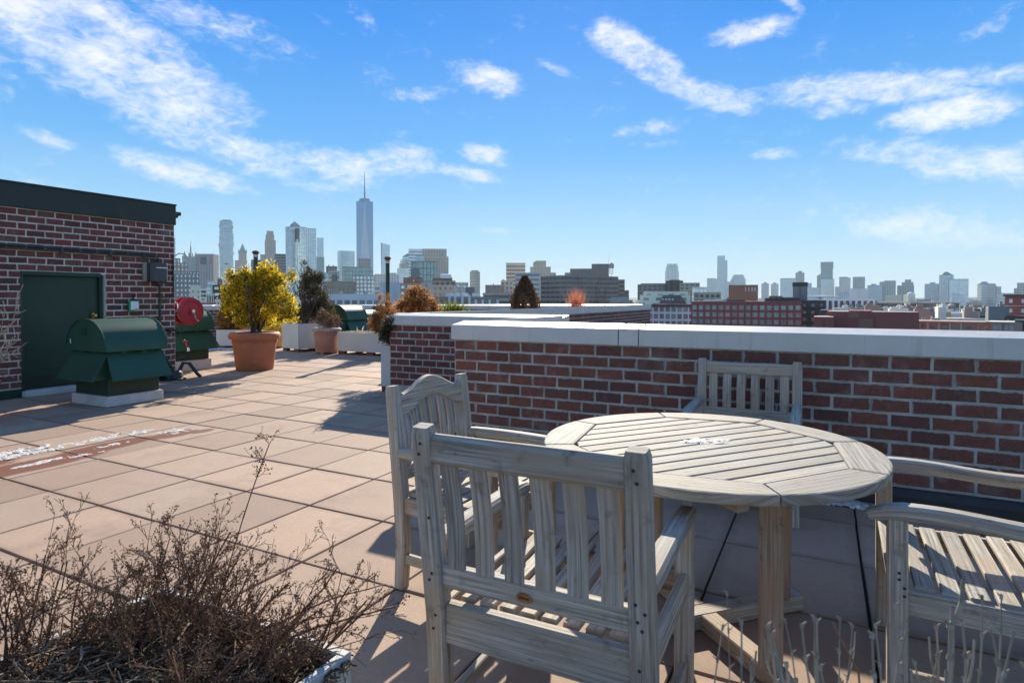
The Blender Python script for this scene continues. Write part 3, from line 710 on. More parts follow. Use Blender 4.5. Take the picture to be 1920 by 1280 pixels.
# ------------------------------------------------------------------ chairs
def chair(label, loc, rz, w, hc, ha, yt, yf, kind='straight', nsl=6, wave=0.0, plaque=False, plugs=(), mat='teak', armw=.058, zs=.46):
    t = thing('garden_chair', label, 'chair', loc, rz, 'teak garden armchairs round the table')
    h = w / 2; PW = .06
    yb = -.27; ymid = yb - .012
    def yback(z): return ymid + (yt - ymid) * max(0, (z - .42)) / (hc - .42)
    for s in (-1, 1):
        m = MB(); top = hc
        m.sweep([(s * h, yb - .012, 0), (s * h, yb, .2), (s * h, ymid, .42), (s * h, yback(.66), .66), (s * h, yback(top - .02), top - .02), (s * h, yback(top), top)], crect(PW, .052, .006), up=(0, 1, 0), scales=[.93, 1, 1.05, 1, .97, .8], off=s * 3.1 + loc[0])
        leg = m.build('back_leg', mat, t, smooth=True)
        m = MB(); m.sweep([(s * h, yf - .05, 0), (s * h, yf - .045, ha - .035)], crect(PW - .004, .056, .005), up=(0, 1, 0), off=s * 1.7 + loc[1]); m.build('front_leg', mat, t, smooth=True)
        m = MB(); y0 = yback(ha) + .027; pts = []
        for i in range(13):
            q = i / 12; y = y0 + (yf + .035 - y0) * q
            z = ha - .024 + .006 * math.sin(q * 3.1) + wave * (math.sin(q * math.pi * 2 + math.pi * 1.05) * .55 + .45 * (q ** 3)) - (.016 if i == 12 else .004 if i == 11 else 0)
            pts.append((s * (h + .004), y, z))
        m.sweep(pts, crect(armw, .046, .009), scales=[.9] + [1] * 10 + [.94, .62], off=s * .9 + loc[0]); m.build('arm', mat, t, smooth=True)
        for nm, z, hh, y_ in (('side_rail', zs - .052, .075, 0), ('side_stretcher', .135, .045, 0)):
            m = MB(); m.sweep([(s * h, ymid + .02, z), (s * h, yf - .07, z)], crect(.026, hh, .004), off=z * 7 + s); m.build(nm, mat, t)
    seat_r = MB(); seat_r.sweep([(-h + .02, yback(zs - .05) + .003, zs - .055), (h - .02, yback(zs - .05) + .003, zs - .055)], crect(.036, .115, .005)); seat_r.build('rear_rail', mat, t)
    seat_r = MB(); seat_r.sweep([(-h + .02, yf - .05, zs - .052), (h - .02, yf - .05, zs - .052)], crect(.03, .075, .005), off=2); seat_r.build('front_rail', mat, t)
    # back
    zl = zs + .085
    m = MB(); m.sweep([(-h + .02, yback(zl) + .002, zl), (h - .02, yback(zl) + .002, zl)], crect(.03, .062, .004), off=5 + loc[0]); lr = m.build('lower_rail', mat, t)
    if plaque:
        q = MB(); q.lathe([(0, 0), (.022, 0), (.0235, .002), (.022, .004), (.018, .0032), (0, .0036)], 28)
        pl = q.build('maker_plate', 'copper_plate', lr, smooth=True, loc=(-.012, yback(zl) - .0135, zl - .004)); pl.rotation_euler = (R(90), 0, 0); pl.scale = (1, .55, 1)
        q = MB()
        for i, (gx, gw, gh) in enumerate(((-.0135, .003, .008), (-.0095, .002, .009), (-.006, .003, .007), (-.0015, .002, .009), (.002, .003, .007), (.0065, .002, .009), (.010, .003, .008), (.0135, .002, .007))):
            q.box(gx - gw / 2, gx + gw / 2, -gh * .5, gh * .5, .0032, .0046)
        q.build('embossed_mark', 'plug', pl)
    if kind == 'straight':
        zt = hc - .062
        m = MB(); m.sweep([(-h + .02, yback(zt), zt), (h - .02, yback(zt), zt)], crect(.034, .082, .012), off=1.3 + loc[0]); m.build('top_rail', mat, t)
        tops = lambda x: zt - .03
    else:
        def crest(x): q = abs(x) / h; return hc - .045 + .068 * (.5 + .5 * math.cos(min(1, q * 1.18) * math.pi)) + (.012 if q > .8 else 0)
        def under(x): q = abs(x) / h; return hc - .145 + .075 * (.5 + .5 * math.cos(min(1, q * 1.05) * math.pi))
        xs = [-h + .02 + (2 * h - .04) * i / 28 for i in range(29)]
        poly = [(x, under(x)) for x in xs] + [(x, crest(x)) for x in reversed(xs)]
        yy = yback(hc - .08)
        m = MB(); m.prism(poly, lambda p, q, d: (p, d + yback(q) - yy, q), yy - .019, yy + .019); m.build('crest_rail', mat, t, bevel=.004, smooth=True)
        tops = lambda x: under(x) + .012
    for i in range(nsl):
        x = -h + PW / 2 + (w - PW) * (i + .5) / nsl; za, zb = zl + .02, tops(x)
        m = MB(); pts = []
        for k in range(9):
            z = za + (zb - za) * k / 8; pts.append((x, yback(z) + .012 * math.sin(k / 8 * math.pi) - .003, z))
        m.sweep(pts, crect(min(.056, (w - PW) / nsl * .62), .013, .003), up=(0, 1, 0), off=i * 1.37 + loc[1]); m.build('back_slat', mat, t)
    # seat
    if kind == 'straight':
        n = 8
        for i in range(n):
            x = -h + .045 + (w - .09) * (i + .5) / n
            m = MB(); m.sweep([(x, ymid + .03, zs), (x, -.05, zs - .012), (x, .1, zs - .010), (x, yf - .03, zs + .002)], crect((w - .09) / n - .018, .018, .003), off=i * 1.9 + loc[0]); m.build('seat_slat', mat, t)
    else:
        n = 7; y0 = ymid + .035; y1 = yf - .015
        for i in range(n):
            y = y0 + (y1 - y0) * (i + .5) / n; dip = -.014 * math.sin((i + .5) / n * math.pi)
            m = MB(); m.sweep([(-h + .012, y, zs + dip), (h - .012, y, zs + dip)], crect((y1 - y0) / n - .018, .018, .003), off=i * 2.3 + loc[1]); m.build('seat_slat', mat, t)
    for (s, z, dxp, face) in plugs:
        q = MB(); q.lathe([(0, .0008), (.0045, .0007), (.0045, 0)], 10)
        if face == 'b': lc = (s * h + dxp, yback(z) - .0275 if z > .42 else ymid - .028, z); ro = (R(90), 0, 0)
        else: lc = (s * (h + .0305) , yf - .05 + dxp, z); ro = (0, R(90) * s, 0)
        p_ = q.build('screw_plug', 'plug', t, loc=lc); p_.rotation_euler = ro
    return t
bp = [(s, z, dx_ * s, 'b') for s in (-1, 1) for z, dx_ in ((.93, -.004), (.90, .003), (.556, -.006), (.535, .004), (.43, -.006), (.39, .002))] + [(-1, .72, .012, 'b'), (1, .60, -.01, 'b'), (1, .58, .012, 'b')]
chair('nearest teak armchair with straight back slats and oval plate, its back to the viewer', (-.683, 1.705, 0), R(1.4), .592, .975, .648, -.36, .30, plaque=True, plugs=bp)
chair('teak armchair with arched camel-back crest standing left of the round table', (-1.413, 2.437, 0), R(-94), .53, .918, .64, -.335, .25, kind='camel', nsl=7, zs=.43)
chair('pale teak armchair squeezed between the table and the brick parapet', (-.447, 4.02, 0), R(180.7), .60, .905, .64, -.325, .25)
fp = [(1, .47, .004, 's'), (1, .45, .004, 's'), (1, .43, -.012, 's'), (1, .41, -.012, 's')]
chair('teak armchair with wavy arms right of the table, cut by the picture edge', (.43, 2.53, 0), R(89), .62, .93, .668, -.36, .26, kind='camel', nsl=7, zs=.425, wave=.013, plugs=[(-1, .47, .0, 's'), (-1, .45, .0, 's'), (-1, .425, -.014, 's'), (-1, .40, -.014, 's')])

# ------------------------------------------------------------------ snow
def snow(label, cx, cy, rx, ry, h, seed, z=0.0, an=0.0, thr=.0, res=.012, sc=9.0):
    h *= .55; thr += .06
    from mathutils import noise
    nx, ny = int(2 * rx / res), int(2 * ry / res); V = {}; vs = []; fs = []
    def hh(i, j):
        x, y = -rx + 2 * rx * i / nx, -ry + 2 * ry * j / ny
        r = (x / rx) ** 2 + (y / ry) ** 2
        n = noise.fractal(Vector((x * sc + seed * 13.1, y * sc, seed)), .6, 2.1, 6) if False else sum(noise.noise(Vector((x * sc * 2 ** o + seed * 13.1, y * sc * 2 ** o, seed + o))) * .62 ** o for o in range(5))
        return (1 - r) * .75 + n * 1.15 - thr
    H = [[hh(i, j) for j in range(ny + 1)] for i in range(nx + 1)]
    ca, sa = math.cos(an), math.sin(an)
    def vert(i, j):
        if (i, j) not in V:
            x, y = -rx + 2 * rx * i / nx, -ry + 2 * ry * j / ny
            V[(i, j)] = len(vs); vs.append((cx + x * ca - y * sa, cy + x * sa + y * ca, z - .002 + h * min(1, max(0, H[i][j])) ** .5))
        return V[(i, j)]
    for i in range(nx):
        for j in range(ny):
            if (H[i][j] + H[i + 1][j] + H[i][j + 1] + H[i + 1][j + 1]) / 4 > .02:
                fs.append([vert(i, j), vert(i + 1, j), vert(i + 1, j + 1), vert(i, j + 1)])
    if not fs: return
    o = put('snow_patch', nmesh('snow_patch', vs, fs, 'snow')); o.data.polygons.foreach_set('use_smooth', [True] * len(fs))
    tag(o, label, 'snow', kind='stuff')
snow('small heap of snow on the middle of the round table top', TX + .0, TY + .04, .11, .045, .014, 1, TH - .003, R(30), .0, .004, 18)
snow('snow drift on the pavers against the brick wall under the table', .14, 4.40, .24, .09, .05, 2, 0, 0, .05, .008, 9)
snow('large icy snow sheet on the pavers left of the brown stain', -6.12, 2.30, .19, .60, .018, 3, 0, R(-2), .05, .007, 10)
snow('streaky snow remnant pointing from the large snow sheet towards the exhaust hood', -6.05, 3.17, .13, .34, .012, 4, 0, R(3), .38, .006, 13)
snow('small snow squiggle nearest the exhaust hood on the pavers', -6.0, 3.52, .10, .18, .012, 5, 0, R(10), .34, .006, 16)
snow('narrow snow streak along the front edge of the brown stain', -5.56, 2.78, .05, .19, .012, 9, 0, R(-6), .26, .006, 14)
snow('little snow scraps at the right end of the stained pavers', -5.73, 3.74, .15, .17, .010, 6, 0, R(20), .42, .006, 15)
snow('thin snow flecks in the middle of the brown wet stain', -5.70, 3.12, .06, .16, .010, 10, 0, R(4), .36, .006, 15)
snow('flat snow strip along the foot of the farthest parapet', -14.2, 10.2, 1.3, .35, .05, 7, 0, R(20), .0, .03, 3)
snow('snow scrap inside the brown wet stain', -5.60, 2.50, .05, .25, .012, 8, 0, R(4), .2, .008, 12)

# ------------------------------------------------------------------ exhaust hoods
def hood(label, x, y, w, d, zc, rz=0, hgt=.57, sticker=None, group='green rooftop exhaust hoods'):
    """curb w (x) by d (y) centred on x,y; the arched end faces local -y"""
    t = thing('exhaust_hood', label, 'exhaust fan', (x, y, 0), rz, group)
    a, b = w / 2, d / 2; zb = zc + .26; zs = zc + .535; zt = zs + hgt * .68
    MB().box(-a, a, -b, b, 0, zc).build('curb', 'white_wash', t, bevel=.008)
    MB().box(-a + .035, a - .035, -b + .035, b - .035, zc, zs).build('base', 'green_dark', t, bevel=.004)
    for ang, L_, half in ((0, a, b), (90, b, a), (180, a, b), (270, b, a)):
        m = MB(); i0, o0_ = L_ - .015, L_ + .17; hw = half - .01; ho = half + .02
        z0, z1 = zc + .20, zs - .01
        m.v = [(i0, -hw, z1), (i0, hw, z1), (o0_, ho, z0), (o0_, -ho, z0), (i0 - .012, -hw, z1 - .006), (i0 - .012, hw, z1 - .006), (o0_ - .012, ho, z0 - .004), (o0_ - .012, -ho, z0 - .004)]
        for q in ((0, 1, 2, 3), (7, 6, 5, 4), (0, 4, 5, 1), (1, 5, 6, 2), (2, 6, 7, 3), (3, 7, 4, 0)): m.face(q)
        for s in (-1, 1):
            bs = len(m.v); yy = s * (hw - .02)
            m.v += [(L_ - .03, yy, z1), (o0_ - .03, s * (ho - .03), z0 + .005), (L_ - .03, yy, z0 + .01)]; m.face((bs, bs + 1, bs + 2))
        for s in (-.4, .3):
            m.box(i0 - .02, i0 + .012, s * half - .03, s * half + .03, zs - .03, zs + .025)
        f_ = m.build('skirt_flap', 'green_paint', t); f_.rotation_euler = (0, 0, R(ang))
    prof = []
    for i in range(17):
        q = math.pi - math.pi * i / 16; cq, sq = math.cos(q), math.sin(q); prof.append(((a + .06) * math.copysign(abs(cq) ** .88, cq), zs + .005 + (zt - zs) * max(0, sq) ** 1.1))
    m = MB(); m.prism(prof, lambda p, q, d_: (p, d_, q), -b - .03, b + .03)
    hd = m.build('hood', 'green_paint', t, bevel=.006, smooth=True)
    m = MB()
    for s in (-1, 1):
        yy = s * (b + .034); path = [(p * 1.004, yy, q + .002) for p, q in prof[1:-1]]
        MB().sweep(path, crect(.014, .012, .002)).build('seam_bead', 'green_paint', hd)
    for k in range(4): MB().box(-.10 + .006 * k, .04 - .006 * k, -b - .040, -b - .0305, zs + .20 + .026 * k, zs + .212 + .026 * k).build('louvre', 'green_dark', hd)
    if sticker == 'round':
        q = MB(); q.lathe([(0, .004), (.035, .003), (.045, 0)], 12); so = q.build('patch', 'roof_grey', hd, loc=(a + .004, .12, zs + .145)); so.rotation_euler = (0, R(72), 0)
        MB().box(-a + .05, -a + .065, -b - .034, -b - .030, zs + .09, zs + .15).build('sticker', 'white_paint', hd)
    if sticker == 'square':
        q = MB().box(-.002, .003, -.02, .02, -.03, .03).build('sticker', 'white_paint', hd, loc=(a + .045, -.02, zs + .06)); q.rotation_euler = (0, R(-15), 0)
hood('nearest green exhaust hood on a whitewashed curb in front of the green door', -8.07, 4.50, .78, .70, .13, 0, .58, 'round')
hood('green exhaust hood behind the hose reel at the bulkhead corner', -10.66, 7.0, .80, .84, .19, 0, .60, 'square')
p_ = at(648, 640, 16.6); hood('larger green arched hood behind the long white planter', p_.x, p_.y, .72, .80, .20, R(4), .60)
p_ = at(684, 640, 18.2); hood('smaller green hood peeking out behind the larger arched hood', p_.x, p_.y, .62, .72, .06, R(4), .56)
# ------------------------------------------------------------------ plants: helpers
def rotz(v, a): return Vector((v.x * math.cos(a) - v.y * math.sin(a), v.x * math.sin(a) + v.y * math.cos(a), v.z))
def seg_mesh(name, segs, mat, k=3):
    A = np.array([s[0] for s in segs], float); B = np.array([s[1] for s in segs], float)
    ra = np.array([s[2] for s in segs])[:, None]; rb = np.array([s[3] for s in segs])[:, None]
    D = B - A; D /= np.linalg.norm(D, axis=1)[:, None] + 1e-9
    up = np.where(np.abs(D[:, 2:3]) < .9, [[0, 0, 1.]], [[1., 0, 0]]); S = np.cross(D, up); S /= np.linalg.norm(S, axis=1)[:, None]; U = np.cross(S, D)
    V = []
    for i in range(k):
        a = 2 * math.pi * i / k; o = S * math.cos(a) + U * math.sin(a); V += [A + o * ra, B + o * rb]
    n = len(A); V = np.stack(V, 1).reshape(-1, 3); Fq = []
    b = np.arange(n) * 2 * k
    for i in range(k):
        j = (i + 1) % k; Fq.append(np.stack([b + 2 * i, b + 2 * j, b + 2 * j + 1, b + 2 * i + 1], 1))
    return nmesh(name, V, np.concatenate(Fq), mat)
def leaf_mesh(name, mat, C_, D_, ln, wd, seed=1):
    r = np.random.RandomState(seed); n = len(C_); D_ = D_ / (np.linalg.norm(D_, axis=1)[:, None] + 1e-9)
    X = np.cross(D_, r.normal(size=(n, 3))); X /= np.linalg.norm(X, axis=1)[:, None] + 1e-9
    l = (ln * r.uniform(.6, 1.35, n))[:, None]; w = (wd * r.uniform(.7, 1.3, n))[:, None]
    V = np.stack([C_ - D_ * l * .5, C_ + X * w * .5, C_ + D_ * l * .5, C_ - X * w * .5], 1).reshape(-1, 3)
    return nmesh(name, V, np.arange(4 * n).reshape(n, 4), mat)
def clumped(blobs, n, clump, per, seed, up=.5, outw=.8, jit=.6):
    """leaf centres and directions: clumps spread over the ellipsoid blobs (c, rx, rz)"""
    r = np.random.RandomState(seed); C_, D_ = [], []
    wts = np.array([b[1] ** 2 * b[2] for b in blobs]); wts /= wts.sum(); m = max(1, n // per)
    for i in r.choice(len(blobs), m, p=wts):
        c, rx, rz = blobs[i]; d = r.normal(size=3); d /= np.linalg.norm(d); q = r.uniform(.25, 1) ** .5
        cc = np.array(c) + d * [rx, rx, rz] * q
        g = r.normal(size=(per, 3)) * clump * r.uniform(.6, 1.3); C_.append(cc + g)
        D_.append(d * outw + np.array([0, 0, up]) + r.normal(size=(per, 3)) * jit)
    return np.concatenate(C_), np.concatenate(D_)
def grow(p, d, ln, r, depth, out, tips, R_, side=5, spread=.7, lift=.1, rmin=.0009, wob=.18, shr=.5):
    n = 4; p = Vector(p); d = Vector(d).normalized()
    for i in range(n):
        d = (d + Vector((R_.gauss(0, wob), R_.gauss(0, wob), R_.gauss(0, wob) + lift)) * .5).normalized()
        q = p + d * (ln / n); r2 = max(rmin, r * .82); out.append((tuple(p), tuple(q), r, r2))
        if depth > 0:
            for _ in range(max(1, side // n) if R_.random() < .9 else 0):
                a = Vector((R_.gauss(0, 1), R_.gauss(0, 1), R_.gauss(0, 1))); a = (a - d * a.dot(d)).normalized()
                grow(p.lerp(q, R_.random()), (d + a * spread * R_.uniform(.6, 1.3)), ln * shr * R_.uniform(.6, 1.2), max(rmin, r2 * .6), depth - 1, out, tips, R_, side, spread, lift, rmin, wob, shr)
        p, r = q, r2
    tips.append((tuple(p), tuple(d)))
def pot(label, x, y, rb, rt, h, mat, rimr=None, rimh=.1, rim_mat=None, cat='flower pot', feet=False):
    t = thing('flower_pot', label, cat, (x, y, 0), 0, 'planters on the terrace'); rimr = rimr or rt + .045; z0 = .035 if feet else 0
    m = MB(); m.lathe([(0, z0), (rb - .01, z0), (rb, z0 + .012), (rb + (rt - rb) * .78, h - rimh - .07), (rb + (rt - rb) * .78 + .012, h - rimh - .062), (rb + (rt - rb) * .78 + .014, h - rimh - .045), (rb + (rt - rb) * .8, h - rimh - .038), (rt, h - rimh), (rt - .04, h - rimh + .02), (rt - .05, h - .02)], 40)
    m.build('body', mat, t, smooth=True)
    m = MB(); m.lathe([(rt - .01, h - rimh), (rimr - .015, h - rimh + .006), (rimr, h - rimh * .62), (rimr - .006, h - rimh * .28), (rimr - .03, h - .008), (rimr - .065, h), (rt - .04, h - .012), (rt - .045, h - .06)], 40)
    m.build('rim', rim_mat or mat, t, smooth=True)
    m = MB(); m.lathe([(0, h - .035), (rt * .5, h - .04), (rt - .03, h - .05)], 20); m.build('soil', 'mulch', t)
    if feet:
        for k in range(4):
            a = R(20 + 90 * k); MB().box(-.05, .05, -.035, .035, 0, .05).build('foot', mat, t, bevel=.01, loc=(rb * .82 * math.cos(a), rb * .82 * math.sin(a), 0), rz=a)
    return t
def box_planter(label, x, y, w, d, z0, z1, rz=0, feet=(), soil='mulch', lip=0.0):
    t = thing('planter_box', label, 'planter', (x, y, 0), rz, 'planters on the terrace'); a, b = w / 2, d / 2; k = .025
    for nm, bx in (('front_panel', (-a, a, -b, -b + k)), ('back_panel', (-a, a, b - k, b)), ('end_panel', (-a, -a + k, -b + k, b - k)), ('end_panel', (a - k, a, -b + k, b - k))):
        MB().box(bx[0], bx[1], bx[2], bx[3], z0, z1).build(nm, 'white_box', t, bevel=.003)
    MB().box(-a + k, a - k, -b + k, b - k, z0 + .02, z1 - .035).build('soil', soil, t)
    for (fx, fy) in feet:
        MB().box(fx - .1, fx + .1, fy - .05, fy + .05, 0, z0).build('brick_foot', 'brick_red_joined', t, bevel=.004)
    return t
def plant(name, label, loc, cat='shrub', group='shrubs in the terrace planters'): return thing(name, label, cat, loc, 0, group)
def local(pts, loc): return [tuple(Vector(p) - Vector(loc)) for p in pts]
def px_blobs(lst, Z, loc, fz=1.0):
    out = []
    for (px, py, rx, ry) in lst: out.append((tuple(at(px, py, Z + rnd.uniform(-.15, .15)) - Vector(loc)), rx * Z / F, ry * Z / F * fz))
    return out

# ------------------------------------------------------------------ pots and planters in the middle distance
g = on_plane(478, 696); cdir = Vector((g.x, g.y, 0)).normalized(); c1 = g + cdir * .335
pot('large terracotta pot with thick rolled rim holding the golden shrub', c1.x, c1.y, .325, .40, .70, 'terracotta', .452, .13)
L1 = (c1.x, c1.y, .66); s1 = plant('golden_shrub', 'bushy yellow-green shrub in the large terracotta pot', L1)
Z1 = 11.2; bl = px_blobs([(464, 548, 38, 40), (500, 532, 32, 32), (528, 572, 27, 30), (432, 560, 16, 30), (478, 596, 36, 18), (546, 596, 10, 12), (448, 512, 20, 16), (546, 516, 9, 12), (498, 503, 20, 10)], Z1, L1)
C_, D_ = clumped(bl, 17000, .045, 26, 3, up=.35, outw=.6, jit=.7)
put('foliage', leaf_mesh('foliage', 'leaf_gold', C_, D_, .075, .022, 5), s1)
sg_, tp = [], []; R1 = random.Random(4)
for k in range(6): grow((R1.gauss(0, .04), R1.gauss(0, .04), 0), (R1.gauss(0, .25) + .1, R1.gauss(0, .25), 1), R1.uniform(.8, 1.15), .026, 2, sg_, tp, R1, 4, .7, .12, .003)
sg_.append(((0, 0, -.03), (.0, 0, .25), .05, .04)); put('trunk', seg_mesh('trunk', sg_, 'bark', 5), s1)
g = on_plane(514, 653); c2 = g + cdir * .27
pot('pale ochre tapered pot half hidden behind the large terracotta pot', c2.x, c2.y, .27, .34, .58, 'terracotta_pale', .365, .06, feet=True)
L2 = (c2.x, c2.y, .54); s2 = plant('orange_shrub', 'low orange-yellow shrub in the pale ochre pot', L2)
C_, D_ = clumped(px_blobs([(520, 605, 36, 14), (545, 600, 20, 12), (500, 606, 20, 10)], 15.9, L2), 2600, .05, 20, 8); put('foliage', leaf_mesh('foliage', 'leaf_gold', C_, D_, .07, .02, 6), s2)
c3 = Vector((-11.72, 11.12, 0)); box_planter('square white planter box holding the tall dark juniper', c3.x, c3.y, .86, .84, .075, .70, R(-16), [(-.3, -.36), (.3, -.36), (-.3, .36), (.3, .36)])
L3 = (c3.x, c3.y, .66); s3 = plant('juniper_tree', 'tall wispy dark juniper in the square white planter', L3, 'tree')
Z3 = 15.6; bl = px_blobs([(573, 498, 8, 16), (580, 520, 14, 20), (598, 520, 9, 14), (583, 532, 18, 20), (568, 545, 12, 16), (592, 560, 24, 20), (606, 580, 20, 18), (575, 585, 22, 20), (603, 522, 7, 16), (612, 540, 8, 10), (622, 592, 12, 12)], Z3, L3)
C_, D_ = clumped(bl, 9000, .055, 20, 9, up=.8, outw=.5, jit=.5); put('foliage', leaf_mesh('foliage', 'leaf_juniper', C_, D_, .085, .018, 7), s3)
sg_, tp = [], []; R1 = random.Random(14)
for k in range(5): grow((R1.gauss(0, .04), R1.gauss(0, .04), 0), (R1.gauss(.1, .22), R1.gauss(.06, .22), 1), R1.uniform(.9, 1.4), .022, 2, sg_, tp, R1, 4, .6, .1, .003)
put('trunk', seg_mesh('trunk', sg_, 'bark', 5), s3)
g = on_plane(613, 664); c4 = g + Vector((g.x, g.y, 0)).normalized() * .28
pot('pinkish terracotta pot on small feet with a pale grey rim', c4.x, c4.y, .265, .30, .62, 'terracotta_pink', .345, .095, 'rim_grey', feet=True)
L4 = (c4.x, c4.y, .58); s4 = plant('brown_shrub', 'small brown twiggy shrub in the pink pot with grey rim', L4)
C_, D_ = clumped(px_blobs([(612, 600, 16, 13), (628, 604, 12, 12), (604, 590, 9, 10)], 14.5, L4), 1700, .04, 16, 12, up=.5); put('foliage', leaf_mesh('foliage', 'leaf_brown', C_, D_, .06, .014, 8), s4)
sg_, tp = [], []; R1 = random.Random(24)
for k in range(9): grow((R1.gauss(0, .08), R1.gauss(0, .08), -.02), (R1.gauss(0, .4), R1.gauss(0, .4), 1), .34, .008, 2, sg_, tp, R1, 4, .7, .05, .002)
put('stems', seg_mesh('stems', sg_, 'twig_brown', 4), s4, kind='stuff')
box_planter('long low white planter trough on brick feet beside the pink pot', -9.22, 11.08, 2.15, .66, .075, .52, 0, [(-.97, -.26), (-.1, -.26), (.55, -.26), (.97, -.26), (-.9, .26), (.9, .26)])
L5 = (-9.3, 11.08, .47); s5 = plant('dry_grass', 'dry straw stubble with a few pale spikes in the long white trough', L5, 'plant')
C_ = np.stack([nrs.uniform(-.9, .9, 900), nrs.uniform(-.28, .28, 900), nrs.uniform(.0, .05, 900)], 1); D_ = nrs.normal(size=(900, 3)) * .35 + [0, 0, 1]
C2 = np.array([(-.62, -.05, .1), (-.58, -.1, .09), (-.55, .05, .1), (-.5, -.02, .08), (-.66, .02, .09), (-.35, .0, .08)]); D2 = np.array([(-.6, 0, 1), (-.2, .2, 1), (.3, 0, 1), (.6, 0, 1), (-.9, .1, 1), (.1, 0, 1.)])
put('stubble', leaf_mesh('stubble', 'grass_straw', np.concatenate([C_, C2]), np.concatenate([D_, D2]), np.concatenate([np.full(900, .08), np.full(6, .24)]), np.concatenate([np.full(900, .012), np.full(6, .025)]), 3), s5)
a_, b_ = at(413, 650, 16.1), at(474, 650, 16.1); cc = (a_ + b_) / 2; ang = YAW
cx6 = cc + Vector((-math.sin(ang), math.cos(ang), 0)) * .26
box_planter('low white planter box holding the bronze cone shrubs, left of the terracotta pot', cx6.x, cx6.y, (b_ - a_).length + .2, .55, .05, .48, ang, [(-.42, -.2), (.35, -.2), (-.4, .2), (.4, .2)])
def cone_shrub(label, px, Z, ybase, ytop, wpx, mat, seed, n=3500, name='cone_shrub', skew=0, leafl=.075, blunt=False):
    b = at(px, ybase, Z); loc = tuple(b); t = plant(name, label, loc); h = (ybase - ytop) * Z / F; w = wpx * Z / F / 2
    r = np.random.RandomState(seed); q = r.uniform(0, 1, n) ** 1.25; a = r.uniform(0, 2 * math.pi, n)
    rad = w * np.clip(np.minimum(1, ((1 - q) * 1.35 + .05) if not blunt else np.clip((1.03 - q) * 1.9, 0, 1) ** .75) * (.62 + .38 * np.minimum(1, q * 6)), 0, 1) * r.uniform(.6, 1.06, n) * (1 + .13 * np.sin(a * 5 + q * 14))
    C_ = np.stack([rad * np.cos(a) + skew * q, rad * np.sin(a), q * h], 1); D_ = np.stack([np.cos(a) * .35, np.sin(a) * .35, np.ones(n)], 1) + r.normal(size=(n, 3)) * .3
    put('foliage', leaf_mesh('foliage', mat, C_, D_, leafl, .02, seed), t)
    s = [((0, 0, -.12), (skew * .5, 0, h * .5), .02, .012), ((skew * .5, 0, h * .5), (skew, 0, h * .92), .012, .004)]; put('trunk', seg_mesh('trunk', s, 'bark', 5), t); return t
cone_shrub('bronze pointed cone shrub at the left end of the low white planter', 425, 16.3, 618, 552, 31, 'leaf_bronze', 41)
cone_shrub('smaller dark bronze cone shrub behind the left side of the golden shrub', 447, 16.4, 618, 566, 26, 'leaf_bronze', 42, 2600)
# along the set-back wall and the long side wall
box_planter('narrow white planter trough at the end of the set-back brick wall', -5.475, 7.42, .185, 1.5, .08, .66, 0, [(-.0, -.68), (.0, .6)])
L7 = (-5.5, 7.0, .64); s7 = plant('small_juniper', 'small olive juniper spilling over the narrow white trough', L7)
C_, D_ = clumped(px_blobs([(728, 616, 11, 16), (731, 632, 11, 11), (720, 628, 8, 8), (735, 605, 9, 14)], 8.5, L7), 4200, .03, 18, 15, up=.1, outw=.7); put('foliage', leaf_mesh('foliage', 'leaf_juniper', C_, D_, .05, .012, 15), s7)
sg_, tp = [], []; R1 = random.Random(31)
for k in range(5): grow((0, R1.uniform(-.1, .3), 0), (R1.gauss(-.2, .2), R1.gauss(0, .2), .6), .25, .01, 1, sg_, tp, R1, 4, .7, 0, .003)
put('stems', seg_mesh('stems', sg_, 'bark', 4), s7, kind='stuff')
box_planter('white planter box hidden behind the set-back wall under the rust shrubs', -6.2, 8.8, .6, 1.0, .06, .62, 0, [(0, -.4), (0, .4)])
def loose_shrub(label, px, Z, yb, blobs, mat, seed, n):
    lc = tuple(at(px, yb, Z)); t = plant('loose_shrub', label, lc); C_, D_ = clumped(px_blobs(blobs, Z, lc), n, .03, 16, seed, up=.7, outw=.5)
    put('foliage', leaf_mesh('foliage', mat, C_, D_, .055, .013, seed), t); put('trunk', seg_mesh('trunk', [((0, 0, -.15), (0, 0, .2), .02, .015), ((0, 0, .2), (.02, 0, .5), .015, .005)], 'bark', 5), t)
loose_shrub('loose rust-brown shrub with an upright tip, left of the tall green vent pipe', 708, 13.9, 626, [(712, 564, 5, 12), (709, 582, 9, 14), (703, 600, 10, 14), (712, 613, 14, 12), (697, 610, 6, 8)], 'leaf_rust', 43, 3600)
loose_shrub('loose rust-brown shrub spreading in front of the tall green vent pipe', 726, 14.1, 626, [(726, 557, 5, 12), (728, 575, 10, 14), (722, 592, 12, 14), (736, 590, 12, 12), (742, 580, 8, 8), (728, 610, 16, 12)], 'leaf_rust', 44, 4200)
L8 = tuple(at(785, 600, 10.4)); s8 = plant('rust_shrub', 'rounded rust-brown cypress bush rising behind the set-back wall', L8)
C_, D_ = clumped(px_blobs([(782, 556, 24, 20), (800, 572, 22, 16), (765, 572, 20, 16), (745, 585, 14, 12), (815, 588, 14, 10), (785, 590, 30, 14)], 10.4, L8), 8500, .035, 22, 18, up=.15, outw=.9); put('foliage', leaf_mesh('foliage', 'leaf_rust', C_, D_, .055, .014, 18), s8)
put('trunk', seg_mesh('trunk', [((0, 0, -.25), (0, 0, .1), .03, .025), ((0, 0, .1), (.05, 0, .35), .025, .01)], 'bark', 6), s8)
